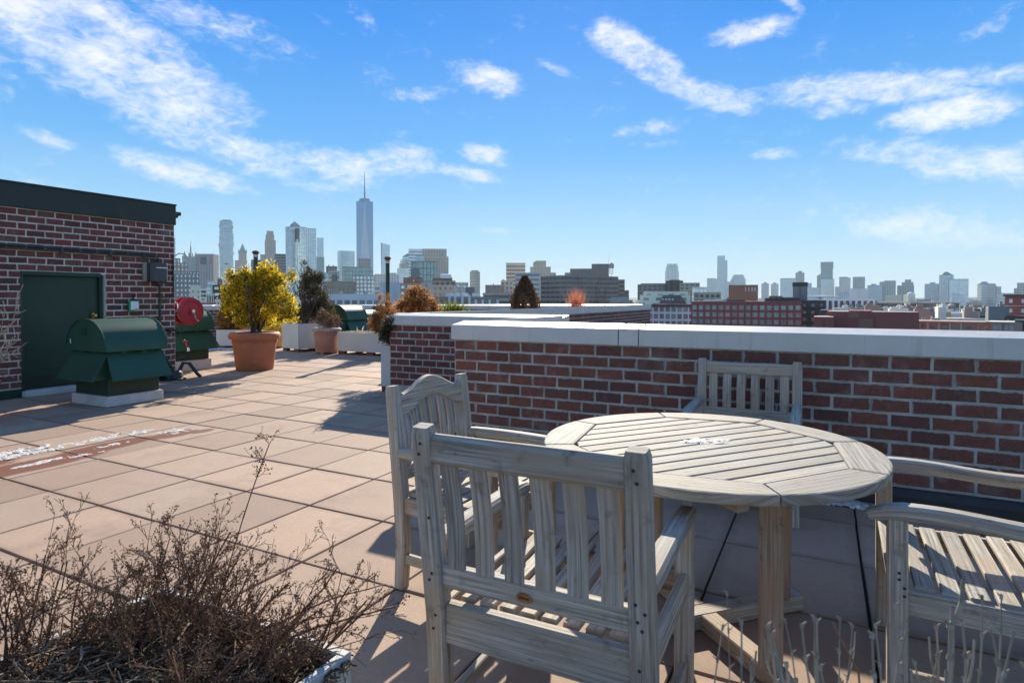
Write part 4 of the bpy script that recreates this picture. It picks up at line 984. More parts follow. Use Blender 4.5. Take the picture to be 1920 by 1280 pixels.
def tuft(name, label, px, Z, ybase, ytop, wpx, mat, seed, n, wd=.016, fan=.45):
    loc = at(px, ybase, Z); t = plant(name, label, tuple(loc), 'plant'); r = np.random.RandomState(seed); h = (ybase - ytop) * Z / F; w = wpx * Z / F / 2
    C0 = np.stack([r.normal(0, w * .35, n), r.normal(0, w * .35, n), np.zeros(n)], 1); D_ = np.stack([r.normal(0, fan, n), r.normal(0, fan, n), np.ones(n)], 1); D_ /= np.linalg.norm(D_, axis=1)[:, None]
    l = h * r.uniform(.55, 1.1, n); put('blades', leaf_mesh('blades', mat, C0 + D_ * l[:, None] * .5, D_, l, wd, seed), t); return t
tuft('yucca_plant', 'spiky yellow-green yucca clump above the long wall coping', 850, 12.5, 597, 563, 44, 'leaf_yucca', 51, 420, .03, .5)
box_planter('white planter box behind the long side wall under the yucca', -6.9, 10.9, .8, 1.6, .06, .66, 0)
tuft('flare_tinted_grass', 'soft orange ornamental grass above the long side wall', 1080, 17, 590, 540, 40, 'grass_flare_tint', 52, 420, .007, .13)
cone_shrub('dark brown columnar arborvitae above the long side wall', 984, 13.6, 606, 518, 52, 'leaf_brown', 45, 8000, leafl=.07, blunt=True)
box_planter('white planter box behind the long side wall under the brown arborvitae', -6.0, 12.3, .7, 1.3, .06, .62, 0)
L9 = tuple(at(1112, 590, 18)); s9 = plant('bare_saplings', 'thin dark bare saplings right of the orange grass', L9, 'plant')
sg_, tp = [], []; R1 = random.Random(61)
for k in range(6): grow((R1.uniform(-.25, .35), R1.uniform(-.2, .2), -.2), (R1.gauss(0, .08), R1.gauss(0, .08), 1), R1.uniform(.9, 1.5), .009, 1, sg_, tp, R1, 4, .4, .1, .003)
put('stems', seg_mesh('stems', sg_, 'twig_brown', 4), s9, kind='stuff')
box_planter('white planter box behind the long side wall under the orange grass', -6.2, 16.6, .8, 3.2, .06, .66, 0)
# vent pipes
def vent(label, px, Z, yt, r, cap, zbase=0):
    p = at(px, 559, Z); t = thing('vent_pipe', label, 'vent pipe', (p.x, p.y, zbase), 0, 'green vent pipes'); h = ztop(yt, Z) - zbase
    MB().tube([(0, 0, 0), (0, 0, h)], r, 14).build('pipe', 'green_dark', t, smooth=True)
    m = MB(); m.lathe([(0, h + .02 + cap), (r * 1.2, h + .02 + cap * .8), (r * 1.75, h + cap * .55), (r * 1.75, h + cap * .3), (r * 1.2, h + .01), (r * 1.02, h - .06), (0, h - .06)], 16); m.build('rain_cap', 'rust', t, smooth=True)
    m = MB(); m.lathe([(r * 1.05, h - .09), (r * 1.12, h - .08), (r * 1.12, h - .03), (r * 1.05, h - .02)], 16); m.build('collar', 'white_wash', t, smooth=True)
vent('tall slim green vent pipe with rusty cap beside the rust cones', 727, 14.9, 487, .05, .065)
vent('stout green vent pipe with cap rising behind the golden shrub', 480, 17.5, 476, .062, .08)

# ------------------------------------------------------------------ foreground planting
pf = box_planter('weathered white planter box full of dead stems in the lower left corner', -1.40, .72, .74, .80, .0, .45, 0, soil='soil')
Lf = (-1.40, .72, .42)
R2 = random.Random(77); st = []
for i in range(5200):
    x, y = R2.uniform(-.40, .39), R2.uniform(-.42, .41); a = R2.uniform(0, 6.283); e = R2.gauss(.15, .35); l = R2.uniform(.018, .085)
    z = .005 + R2.random() ** 1.6 * .10 * (1.1 - (abs(x) / .42) ** 2) * (1.1 - (abs(y) / .44) ** 2); d = Vector((math.cos(a) * math.cos(e), math.sin(a) * math.cos(e), math.sin(e)))
    p = Vector((x, y, z)); rr = R2.uniform(.0008, .0028); st.append((tuple(p - d * l / 2), tuple(p + d * l / 2), rr, rr * .8))
lt = put('dead_stem_litter', seg_mesh('dead_stem_litter', st, 'litter', 4), None, Lf); tag(lt, 'matted dead stems and leaf litter filling the white foreground planter', 'plant litter', kind='stuff')
def dry_shrub(label, loc, stems, mat, seed, seedmat=None, ns=0):
    t = plant('dry_shrub', label, loc, 'shrub', 'dormant shrubs in the foreground'); R_ = random.Random(seed); sg, tp = [], []
    for (x, y, dx_, dy_, dz_, ln, r, dep) in stems: grow((x, y, 0), (dx_, dy_, dz_), ln, r, dep, sg, tp, R_, 5, .62, .06, .00075, .2, .47)
    put('branches', seg_mesh('branches', sg, mat, 4), t)
    if seedmat:
        tp2 = [q for q in tp if R_.random() < ns]; P_ = np.array([q[0] for q in tp2]); P_ = np.repeat(P_, 4, 0) + np.random.RandomState(seed).normal(size=(len(tp2) * 4, 3)) * .004
        put('seed_heads', leaf_mesh('seed_heads', seedmat, P_, np.random.RandomState(seed + 1).normal(size=P_.shape) + [0, 0, .5], .007, .004, seed), t, kind='stuff')
    return t
R3 = random.Random(5); stems = []
for k in range(80):
    x, y = R3.uniform(-.22, .33), R3.uniform(.0, .38)
    stems.append((x, y, (x - .0) * 1.6 + R3.gauss(.38, .3), R3.gauss(.2, .28), 1.0, R3.uniform(.13, .25), R3.uniform(.0026, .005), 3))
dry_shrub('brown bare twiggy shrub with dried seed heads in the white foreground planter', (-1.42, .72, .43), stems, 'twig_brown', 21, 'seed_brown', .55)
t = plant('tall_dry_stem', 'single tall dried flower stem standing above the brown twiggy shrub', (-1.40, 1.0, .45), 'plant', 'dormant shrubs in the foreground')
a = Vector((-1.40, 1.0, .45)); e = at(505, 832, 1.95) - a; sg = []; tp = []; p_prev = Vector((0, 0, 0))
for k in range(1, 9):
    q = e * (k / 8) + Vector((0, 0, .03 * math.sin(k / 8 * 3.14))); sg.append((tuple(p_prev), tuple(q), .0022, .0018)); p_prev = q
    if k >= 6:
        for _ in range(3): grow(q, (R3.gauss(0, .6), R3.gauss(0, .6), 1), .045, .001, 1, sg, tp, R3, 4, .6, .05, .0006)
put('stem', seg_mesh('stem', sg, 'twig_brown', 4), t)
P_ = np.repeat(np.array([q[0] for q in tp]), 3, 0); P_ = P_ + nrs.normal(size=P_.shape) * .004
put('seed_heads', leaf_mesh('seed_heads', 'seed_brown', P_, nrs.normal(size=P_.shape), .008, .005, 3), t, kind='stuff')
stems = []
for k in range(24): stems.append((R3.uniform(-.06, .06), R3.uniform(-.2, .2), R3.gauss(-.22, .22), R3.gauss(.25, .2), 1.0, R3.uniform(.15, .27), R3.uniform(.003, .0045), 3))
dry_shrub('reddish-brown bare shrub at the extreme left edge of the foreground', (-1.66, .62, .43), stems, 'twig_brown', 23, 'seed_brown', .8)
# arching red canes
cn = plant('rose_canes', 'arching reddish thorny rose canes leaning out over the right rim of the white foreground planter', (-1.2, .80, .44), 'plant', 'dormant shrubs in the foreground')
for j, (px, py, Z, rr, sx) in enumerate([(742, 1136, 1.62, .0042, -.05), (718, 1098, 1.75, .0036, -.12), (640, 1150, 1.60, .0032, -.1)]):
    e = at(px, py, Z) - Vector((-1.2, .80, .44)); s0 = Vector((sx, .02 * j, 0)); sg = []; pv = s0
    for k in range(1, 11):
        q = s0.lerp(e, k / 10) + Vector((0, 0, .035 * math.sin(k / 10 * 3.14))); q += Vector((R3.gauss(0, .003),) * 3); sg.append((tuple(pv), tuple(q), rr * (1.05 - k * .05), rr * (1.0 - k * .05))); pv = q
        for _ in range(3):
            d = Vector((R3.gauss(0, 1), R3.gauss(0, 1), R3.gauss(0, 1))).normalized(); sg.append((tuple(q), tuple(q + d * .009), .0013, .0001))
        if k in (4, 6, 8, 9): grow(q, (R3.gauss(0, .7), R3.gauss(0, .7), .8), .07, .0014, 1, sg, [], R3, 4, .6, .05, .0006)
    put('cane', seg_mesh('cane', sg, 'twig_red', 6), cn)
# cut stems at the lower right
pr_ = Vector((.06, 1.10, 0)); pq = box_planter('planter trough below the lower right picture edge with cut stems', pr_.x, pr_.y, .66, .30, 0, .45, YAW, soil='soil')
spec_ = [(1352,1175,.003,0),(1368,1112,.0022,0),(1384,1165,.004,1),(1412,1240,.004,0),(1436,1172,.005,1),(1442,1188,.005,0),(1456,1222,.0045,1),(1467,1162,.003,0),(1474,1245,.005,0),(1508,1172,.0045,0),(1522,1158,.0042,1),
 (1538,1165,.0028,0),(1572,1160,.003,0),(1600,1172,.003,1),(1640,1190,.0048,0),(1644,1172,.0028,0),(1682,1135,.0026,0),(1708,1180,.003,0),(1757,1175,.0042,1),(1782,1172,.008,2),(1800,1165,.0045,1),(1838,1120,.0034,0),(1850,1172,.0045,0),(1876,1118,.0035,0),(1893,1190,.004,0),(1912,1245,.005,0),(1822,1228,.0045,0),(1545,1250,.004,0),(1720,1240,.004,1),(1765,1232,.004,0)]
cs = plant('cut_stems', 'pale bare cut stems with buds rising at the lower right picture edge', (pr_.x, pr_.y, .44), 'plant', 'dormant shrubs in the foreground'); R4 = random.Random(9); sg = []
for (px, py, rr, br) in spec_:
    Z = R4.uniform(.86, 1.02); e = at(px, py, Z) - Vector((pr_.x, pr_.y, .44)); lean = R4.gauss(0, .055); s0 = Vector((e.x + lean, e.y + R4.gauss(0, .02), 0)); pv = s0; n = 7
    for k in range(1, n + 1):
        q = s0.lerp(e, k / n) + RGT * (.006 * math.sin(k * .8 + px)); sg.append((tuple(pv), tuple(q), rr * (.62 - .035 * k), rr * (.60 - .04 * k))); d = (q - pv).normalized()
        if k >= 3:                                # buds at the nodes
            sd_ = (RGT * R4.choice((-1, 1)) + Vector((0, 0, .9))).normalized(); sg.append((tuple(q - d * .004), tuple(q + d * .004), rr * .7, rr * .65)); sg.append((tuple(q), tuple(q + sd_ * .010), rr * .55, rr * .2))
        if br and k in (3, 5) or br == 2 and k > 2:
            a_ = (RGT * R4.uniform(-.9, .9) + Vector((0, 0, 1))).normalized(); w1_, w2_, w3_ = q + a_ * .018, q + a_ * .03 + Vector((0, 0, .012)), q + a_ * .036 + Vector((0, 0, .045)); sg += [(tuple(q), tuple(w1_), rr * .45, rr * .42), (tuple(w1_), tuple(w2_), rr * .42, rr * .4), (tuple(w2_), tuple(w3_), rr * .4, rr * .36)]
        pv = q
put('stems', seg_mesh('stems', sg, 'twig_pale', 8), cs, kind='stuff')
tw = plant('curled_leaf_twig', 'dry twig with a curled dead leaf among the cut stems', (pr_.x, pr_.y, .44), 'plant', 'dormant shrubs in the foreground')
e0 = at(1610, 1260, .96) - Vector((pr_.x, pr_.y, .44)); e1 = at(1560, 1165, .98) - Vector((pr_.x, pr_.y, .44)); b0 = Vector((e0.x + .02, e0.y, 0))
put('stem', seg_mesh('stem', [(tuple(b0), tuple(e0), .002, .0018), (tuple(e0), tuple(e0.lerp(e1, .5)), .0018, .0015), (tuple(e0.lerp(e1, .5)), tuple(e1), .0015, .0012)], 'twig_brown', 6), tw)
# bare branches in front of the bulkhead at the left picture edge
b0 = at(-62, 790, 6.4); b0.z = 0
pot('terracotta pot outside the left picture edge holding the bare pale shrub', b0.x, b0.y, .2, .26, .45, 'terracotta', .29, .08)
stems = []
for k in range(9):
    e = at(R3.uniform(-60, 78), R3.uniform(560, 670), 6.3) - Vector((b0.x, b0.y, .42)); stems.append((0, 0, e.x, e.y, e.z + .12, e.length * R3.uniform(.8, 1.02), .011, 2))
t = plant('bare_shrub', 'bare pale-barked shrub reaching in from the left picture edge before the bulkhead', (b0.x, b0.y, .42)); sg, tp = [], []
for (x, y, dx_, dy_, dz_, ln, r, dep) in stems: grow((0, 0, 0), (dx_, dy_, dz_), ln, r, dep, sg, tp, R3, 5, .75, .0, .0035, .16, .42)
put('branches', seg_mesh('branches', sg, 'twig_pale', 5), t)
# ------------------------------------------------------------------ city
GZ = -52.0
gm = MB(); gm.v = [(-9000, -1500, GZ), (6500, -1500, GZ), (6500, 10000, GZ), (-9000, 10000, GZ)]; gm.face((0, 1, 2, 3)); struct('city_ground', gm, 'asphalt')
gm = MB(); A_ = [at(1080, 559, 1500), at(2600, 559, 900), at(2600, 559, 2300), at(1080, 559, 2750)]; gm.v = [(p.x, p.y, GZ + .3) for p in A_]; gm.face((0, 1, 2, 3)); struct('river', gm, 'water')
hm = MB(); nh = 90; ring = []
for i in range(nh + 1):
    a = -70 + 140 * i / nh; p = at(960 + F * math.tan(R(max(-62, min(62, a)))), 559, 1); d = Vector((p.x, p.y, 0)).normalized()
    hz = 6 + 22 * (math.sin(i * .37) * .5 + .5) * (math.sin(i * .11 + 2) * .5 + .5) + 10 * math.sin(i * 1.3) * .3 + (10 if a > 25 else 0)
    for rr, z in ((6200, GZ - .5), (6600, GZ + 28 + hz), (7000, GZ + 40 + hz), (7600, GZ - .5)): hm.v.append((d.x * rr, d.y * rr, z))
for i in range(nh):
    for j in range(3): b = i * 4 + j; hm.face((b, b + 4, b + 5, b + 1))
struct('hills', hm, 'hill', smooth=True)

def frame_at(px, Z):
    """origin on the ground at picture column px and depth Z, with the horizontal view direction there"""
    p = at(px, 559, Z); r = Vector((p.x, p.y, 0)).normalized(); return Vector((p.x, p.y, GZ)), r, Vector((r.y, -r.x, 0))
def tier(core, fac, x0, x1, y0, y1, za, zb, fh, bw, pf, sf, par, nmax=75, inset=.35):
    core.box(x0 + inset, x1 - inset, y0 + inset, y1 - inset, za, zb - .4)
    fac.box(x0, x1, y0, y1, zb - par, zb)
    z = zb - par; n = 0
    while z > za + fh and n < nmax:
        z -= fh; n += 1
        if sf > 0: fac.box(x0, x1, y0, y1, z, z + fh * sf)
    if pf > 0:
        for (a, b, fx) in ((x0, x1, 0), (y0, y1, 1)):
            nb = max(1, round((b - a) / bw)); w = (b - a) / nb
            for i in range(nb + 1):
                c = a + w * i; h = w * pf / 2; c0, c1 = max(a - .05, c - h), min(b + .05, c + h)
                if fx == 0: fac.box(c0, c1, y0 - .06, y0 + inset + .1, za, zb - par * .5)
                else: fac.box(x1 - inset - .1, x1 + .06, c0, c1, za, zb - par * .5); fac.box(x0 - .06, x0 + inset + .1, c0, c1, za, zb - par * .5)
def bld(name, label, x0, x1, yt, Z, wall, glass='window_glass', fh=4.0, bw=4.0, pf=.35, sf=.4, xc=None, phi=0, dep=None, tiers=(), par=1.6, cat='building', base=GZ, group='city buildings beyond the terrace', roof=None):
    sc = Z / F; zt = ztop(yt, Z)
    if xc is None:
        L1 = (x1 - x0) * sc; L2 = dep or max(12, min(L1 * .7, 45)); o, r, p = frame_at((x0 + x1) / 2, Z); C_ = o + p * L1 / 2; ph = 0
    else:
        ph = R(phi); cosk = math.cos(math.atan((xc - 960) / F)); o, r, p = frame_at(xc, Z)
        L1 = (xc - x0) * sc * cosk / math.cos(ph); L2 = max(3, (x1 - xc) * sc * cosk / max(.1, math.sin(ph))); C_ = o
    xa = p * math.cos(ph) - r * math.sin(ph); o = C_ - xa * L1
    t = thing(name, label, cat, (o.x, o.y, base), math.atan2(xa.y, xa.x), group)
    core, fac = MB(), MB(); tier(core, fac, 0, L1, 0, L2, 0, zt - base, fh, bw, pf, sf, par)
    for (fx0, fx1, fy0, fy1, ty) in tiers: tier(core, fac, L1 * fx0, L1 * fx1, L2 * fy0, L2 * fy1, zt - base - 1, ztop(ty, Z) - base, fh, bw, pf, sf, par)
    fac.build('facade', wall, t); core.build('glazing', glass, t, kind='stuff')
    if roof: MB().box(1, L1 - 1, 1, L2 - 1, zt - base + .005, zt - base + .05).build('roof', roof, t)
    return t, L1, L2, zt - base
def addbox(t, nm, mat, x0, x1, y0, y1, z0, z1): return MB().box(x0, x1, y0, y1, z0, z1).build(nm, mat, t)
def cone(t, nm, mat, cx, cy, r0, r1, z0, z1, n=4, ph=45): 
    m = MB(); m.sweep([(cx, cy, z0), (cx, cy, z1)], ngon(1, n, R(ph)), up=(0, 1, 0), scales=[r0, max(r1, .02)]); return m.build(nm, mat, t)
def tank(label, px, Z, yt, yb, wpx, mat='tank_wood', legs=0):
    r = wpx * Z / F / 2; p = at(px, 559, Z); zt_, zb_ = ztop(yt, Z), ztop(yb, Z); ch = (zt_ - zb_) * .28
    t = thing('water_tank', label, 'water tank', (p.x, p.y, zb_ - legs), 0, 'rooftop water tanks')
    m = MB(); m.lathe([(0, legs), (r, legs), (r * .96, zt_ - zb_ + legs - ch), (0, zt_ - zb_ + legs - ch)], 16); m.build('barrel', mat, t, smooth=True)
    m = MB(); m.lathe([(r * 1.06, zt_ - zb_ + legs - ch), (r * .5, zt_ - zb_ + legs - ch * .5), (0, zt_ - zb_ + legs)], 16); m.build('conical_roof', 'tank_pale', t)
    if legs:
        m = MB()
        for a in (45, 135, 225, 315): m.tube([(r * .7 * math.cos(R(a)), r * .7 * math.sin(R(a)), 0), (r * .7 * math.cos(R(a)), r * .7 * math.sin(R(a)), legs)], .15, 4)
        m.build('legs', 'pipe_dark', t)
    return t
WIN = {}
def window_set(t, ow, oh, cols, rows, depth=.22, mat='steel_grey', nx=3, ny=2, gl='window_glass'):
    """individual windows (frame with muntins > pane) in openings; cols = x centres, rows = z centres"""
    k = (round(ow, 2), round(oh, 2), mat, nx, ny)
    if k not in WIN:
        m = MB(); a, b = ow / 2, oh / 2; s = .09
        m.box(-a, a, 0, .1, b - s, b); m.box(-a, a, 0, .1, -b, -b + s); m.box(-a, -a + s, 0, .1, -b + s, b - s); m.box(a - s, a, 0, .1, -b + s, b - s)
        for i in range(1, nx): x = -a + ow * i / nx; m.box(x - .05, x + .05, .01, .09, -b + s, b - s)
        for i in range(1, ny): z = -b + oh * i / ny; m.box(-a + s, a - s, .02, .08, z - .05, z + .05)
        g = MB(); g.box(-a + .02, a - .02, .05, .07, -b + .02, b - .02)
        WIN[k] = (m.mesh('window', mat), g.mesh('pane', gl))
    for z in rows:
        for x in cols:
            w = put('window', WIN[k][0], t, (x, depth, z)); put('pane', WIN[k][1], w)

# --- downtown, left to right
bld('office_tower', 'thin sliver of a pale tower at the bulkhead corner', 320, 329, 446, 2600, 'stone_grey', 'glass_pale', 8, 6)
t, a, b, z = bld('brick_office_block', 'brown brick block with a grid of small white windows beside the bulkhead', 300, 350, 492, 900, 'stone_brown', 'glass_pale', 7, 5, .62, .55, tiers=[(.0, .74, 0, 1, 484)])
m = MB(); m.tube([(a * .4, 2, z + 5), (a * .7, 2, z + 14), (a * .9, 2, z + 13), (a, 2, z + 5)], .9, 6); m.build('roof_truss', 'steel_grey', t)
bld('brick_office_block', 'lower slate-brown brick block with many lit windows below the skyline', 318, 371, 513, 760, 'stone_slate', 'glass_pale', 6, 4.5, .6, .55, tiers=[(.68, 1, 0, 1, 508)])
t, a, b, z = bld('ribbed_tower', 'grey-brown vertically ribbed tower with little roof turrets, left of the windowless block', 344, 371, 481, 1500, 'stone_grey', 'glass_teal', 8, 5, .55, .1)
for k in (.15, .5, .85): cone(t, 'turret', 'copper_green', a * k, 5, 4, .2, z, z + 16 - 8 * abs(k - .5), 6)
p = at(358.5, 559, 2600); t = thing('antenna_tower', 'slim needle antenna far behind the ribbed tower', 'antenna tower', (p.x, p.y, GZ), 0, None)
m = MB(); zt = ztop(475, 2600) - GZ; m.tube([(0, 0, 0), (0, 0, zt)], 12, 8, 9); m.build('shaft', 'stone_grey', t); m = MB(); m.sweep([(0, 0, zt), (0, 0, zt + 28), (0, 0, zt + 34), (0, 0, ztop(449, 2600) - GZ)], ngon(1, 6), scales=[4, 2.5, 1.2, .3]); m.build('needle', 'steel_grey', t)
t, a, b, z = bld('windowless_tower', 'tall windowless concrete slab tower with a dark vent band near the top', 370, 411, 476, 1500, 'stone_grey', 'stone_slate', 400, 7, .72, 0, xc=401, phi=25, par=3)
MB().box(a * .2, a * .55, -.4, 0, z - 26, z - 8).build('vent_band', 'glass_dark', t); MB().box(a * .78, a * .97, -.4, 0, z - 26, z - 8).build('vent_band', 'stone_brown', t)
bld('tan_block', 'small tan block with a dark flat roof in front of the windowless tower', 358, 376, 535, 560, 'cream', 'window_glass', 5, 5, .7, .6, par=5)
bld('tan_block', 'narrow cream apartment block with stepped white balconies', 376, 388, 541, 520, 'stone_light', 'glass_dark', 3.5, 9, .3, .35)
bld('pale_block', 'pale low block with a white roof house left of the dark brick block', 388, 404, 536, 600, 'blue_grey', 'glass_pale', 4, 4, tiers=[(.1, .9, .2, .9, 526)])
bld('dark_brick_block', 'dark brown brick block with rows of white windows and a water tank on top', 400, 427, 534, 480, 'brick_black', 'glass_pale', 5, 6, .5, .58)
tank('round water tank on the dark brown brick block', 413, 482, 519, 534, 9, 'tank_wood')
bld('striped_block', 'little block with yellow and black vertical window stripes', 388, 400, 550, 430, 'cream', 'glass_dark', 30, 1.6, .4, .05)
bld('white_block', 'low white block with two small dark windows above the farthest parapet', 406, 424, 562, 330, 'white_stucco', 'glass_dark', 6, 3, .6, .6, tiers=[])
bld('brown_block', 'long low brown brick row just above the farthest parapet at the left', 366, 408, 567, 360, 'brick_brown', 'window_glass', 4, 3.5, .5, .5)
# stacked glass tower
t = None
Z = 1700; o, r, p = frame_at(425, Z); t = thing('stacked_glass_tower', 'glass apartment tower of irregularly stacked boxes and balconies', 'tower', o, math.atan2(p.y, p.x), 'city buildings beyond the terrace')
fa, co = MB(), MB(); R5 = random.Random(3); zz = 0; ztp = ztop(416, Z) - GZ; wq = 24 * Z / F
while zz < ztp:
    h = 4.4; top = max(0, (zz / ztp - .6) / .4); w = wq * (1 if zz / ztp < .84 else .93); s = R5.uniform(-1, 1) * (1.2 + 3.2 * top); e = R5.uniform(-1, 1.4) * (1.0 + 3.5 * top)
    if .72 < zz / ztp < .76: s, e = -4.5, 1
    co.box(-w / 2 + 1, w / 2 - 1, 1, w - 1, zz, zz + h); fa.box(-w / 2 + s * .35, w / 2 + e * .8, -.4 + e * .4, w, zz + h - .75, zz + h); zz += h
for k in (.18, .46, .7): fa.box(-wq / 2 + wq * k, -wq / 2 + wq * k + .8, .4, 1.1, 0, ztp)
fa.box(-wq * .25, wq * .35, 4, wq - 6, ztp, ztp + 6)
fa.build('floor_slabs', 'steel_grey', t); co.build('glazing', 'glass_pale', t, kind='stuff')
# gothic tower
t, a, b, z = bld('gothic_tower', 'gothic stone tower with a steep green pyramid roof', 442, 463, 488, 2300, 'stone_beige', 'stone_grey', 9, 6, .6, .3, tiers=[(.3, .95, .1, .8, 472)])
z2 = ztop(472, 2300) - GZ; cone(t, 'pyramid_roof', 'copper_green', a * .63, b * .45, a * .42, .3, z2, ztop(456, 2300) - GZ)
for k in (.3, .95): cone(t, 'pinnacle', 'copper_green', a * k, b * .1, 3, .2, z2 - 4, z2 + 12)
bld('beige_tower', 'slender beige stone tower with stepped shoulders left of the big glass tower', 498, 517, 450, 2150, 'stone_beige', 'stone_grey', 9, 6, .55, .3, tiers=[(.08, .86, .1, .9, 440), (.18, .8, .15, .85, 433)])
bld('beige_tower', 'short beige side block at the foot of the slender beige tower', 489, 499, 477, 2140, 'stone_beige', 'stone_grey', 9, 6, .55, .3)
bld('dark_office_block', 'dark slate office block between the slender beige tower and the big glass tower', 516, 538, 476, 1700, 'stone_slate', 'glass_dark', 8, 50, .0, .4)
bld('dark_office_block', 'small dark block showing left of the stout green vent pipe', 472, 490, 487, 1900, 'stone_slate', 'glass_dark', 8, 50, 0, .4)
# big glass tower with dark recess
t, a, b, z = bld('glass_tower', 'broad pale glass tower with a gabled crown and a dark recess near the top', 536, 576, 424, 1250, 'steel_grey', 'glass_pale', 7.5, 5.5, .08, .12, xc=549, phi=62)
a2 = b * .93; m = MB(); m.v = [(a, 0, z), (a, b, z), (a - 14, b, z), (a - 14, 0, z), (a, b * .12, z + 2), (a, b * .5, z + 7), (a - 10, b * .45, z + 7)]
m = MB(); m.box(a - 13, a - .5, b * .06, b * .52, z, z + 4); m.box(a - 11, a - 2, b * .12, b * .44, z + 4, z + 7); m.box(a - 8, a - 4, b * .22, b * .32, z + 7, z + 10); m.build('crown', 'steel_grey', t)
MB().box(a + .1, a + .5, b * .34 - 5, b * .34 + 5, z - 27, z - 4).build('dark_recess', 'glass_dark', t)
for q in (-5, 2.5): MB().box(a + .1, a + .5, b * .34 + q, b * .34 + q + 2.5, z - 33, z - 27).build('recess_leg', 'glass_dark', t)
bld('glass_tower', 'lower glass wing with vertical white fins joined to the broad glass tower', 574, 593, 428, 1240, 'stone_light', 'glass_pale', 7.5, 4.5, .22, .1, tiers=[])
bld('pale_tower', 'slim blank pale tower right of the broad glass tower', 595, 607, 446, 2400, 'blue_grey', 'glass_pale', 9, 8, .1, .1)
bld('dark_glass_block', 'dark grey glass block under the slim blank pale tower', 594, 608, 482, 1900, 'stone_slate', 'glass_teal', 8, 6, .15, .2)
bld('glass_office_block', 'mirror glass office tower with fine horizontal stripes left of the tallest tower', 633, 666, 470, 2150, 'steel_grey', 'glass_pale', 8, 90, 0, .3, xc=638, phi=75)
# tallest tower
Z = 2290; o, r, p = frame_at(684.5, Z); hw = 15.4 * Z / F; t = thing('tallest_tower', 'tallest tapering glass skyscraper with a long mast', 'skyscraper', o + r * hw, math.atan2(p.y, p.x), 'city buildings beyond the terrace')
zb, zt = 0, ztop(376, Z) - GZ; m = MB(); s2_ = hw * math.sqrt(2) * .99
bt = [(-hw, -hw), (hw, -hw), (hw, hw), (-hw, hw)]; tpq = [(0, -hw), (hw, 0), (0, hw), (-hw, 0)]
m.v = [(x, y, 0) for x, y in bt] + [(x, y, zt) for x, y in [(0, -hw), (hw, 0), (0, hw), (-hw, 0)]]
for i in range(4): j = (i + 1) % 4; m.face((i, j, 4 + i)); m.face((j, 4 + j, 4 + i))
m.face((4, 5, 6, 7)); 
m.v = [(x * 1.0, y * 1.0, z_) for x, y, z_ in m.v]
m.build('glass_shaft', 'glass_tower', t)
m = MB(); m.lathe([(hw * .66, zt), (hw * .66, zt + 9), (hw * .6, zt + 9), (hw * .6, zt)], 20); m.build('roof_ring', 'steel_grey', t)
m = MB(); zs_ = ztop(318, Z) - GZ; m.sweep([(0, 0, zt), (0, 0, zt + 28), (0, 0, zt + 30), (0, 0, zt + 33), (0, 0, zt + 36), (0, 0, zs_ - 40), (0, 0, zs_)], ngon(1, 6), scales=[4.5, 2.6, 4.6, 4.6, 2.3, 1.5, .4]); m.build('mast', 'steel_grey', t)
t, a, b, z = bld('stone_tower', 'square grey stone tower block in front of the tallest tower base', 672, 695, 484.5, 1050, 'stone_grey', 'stone_slate', 6, 5, .7, .5)
m = MB(); m.tube([(a * .15, 2, z), (a * .15, 2, z + 9)], .6, 6, .1); m.build('flagpole', 'steel_grey', t)
bld('green_glass_block', 'grey-green glass block with a slanted left end below the square stone tower', 643, 698, 500, 900, 'green_grey', 'glass_teal', 6, 5, .2, .18)
bld('dark_grid_block', 'dark office block with a regular grid of square pale windows', 661, 702, 515.5, 640, 'steel_grey', 'glass_pale', 4.2, 4.0, .35, .35)
t, a, b, z = bld('mansard_block', 'beige stone block with a dark tall window slot and a dark roof top', 617, 637, 508, 820, 'stone_beige', 'window_glass', 6, 30, .15, .5); MB().box(a * .28, a * .78, -.3, 0, z - 24, z - 5).build('window_slot', 'glass_dark', t)
bld('dark_block', 'dark jagged roofed block behind the beige stone block', 612, 632, 499, 1000, 'stone_slate', 'glass_dark', 5, 5, .5, .5, tiers=[(.2, .3, 0, .3, 496.5), (.6, .7, 0, .3, 497)])
bld('glass_cube', 'small blue glass block right of the dark juniper', 603, 617, 511, 700, 'steel_grey', 'glass_blue', 5, 6, .15, .2)
t, a, b, z = bld('brown_loft_block', 'brown brick loft block with three rows of small pale arched windows', 608, 667, 527, 520, 'stone_brown', 'window_glass', 5.0, 3.1, .45, .48)
t, a, b, z = bld('white_loft_block', 'long white loft building with groups of steel windows behind the green hoods', 604, 712, 551, 350, 'tile_white', 'window_glass', 4.6, 4.3, .26, .36, par=3.6, dep=18)
nb = max(1, round(a / 4.3)); wv = a / nb
window_set(t, wv * .72, 4.6 * .62, [wv * (i + .5) for i in range(nb)], [z - 3.6 - 4.6 * k - 4.6 * .32 for k in range(2)], nx=3, ny=3)
for k in (.3, .55, .72): MB().box(a * k, a * k + 2, 2, 4, z, z + 1.6).build('roof_unit', 'stone_grey', t)
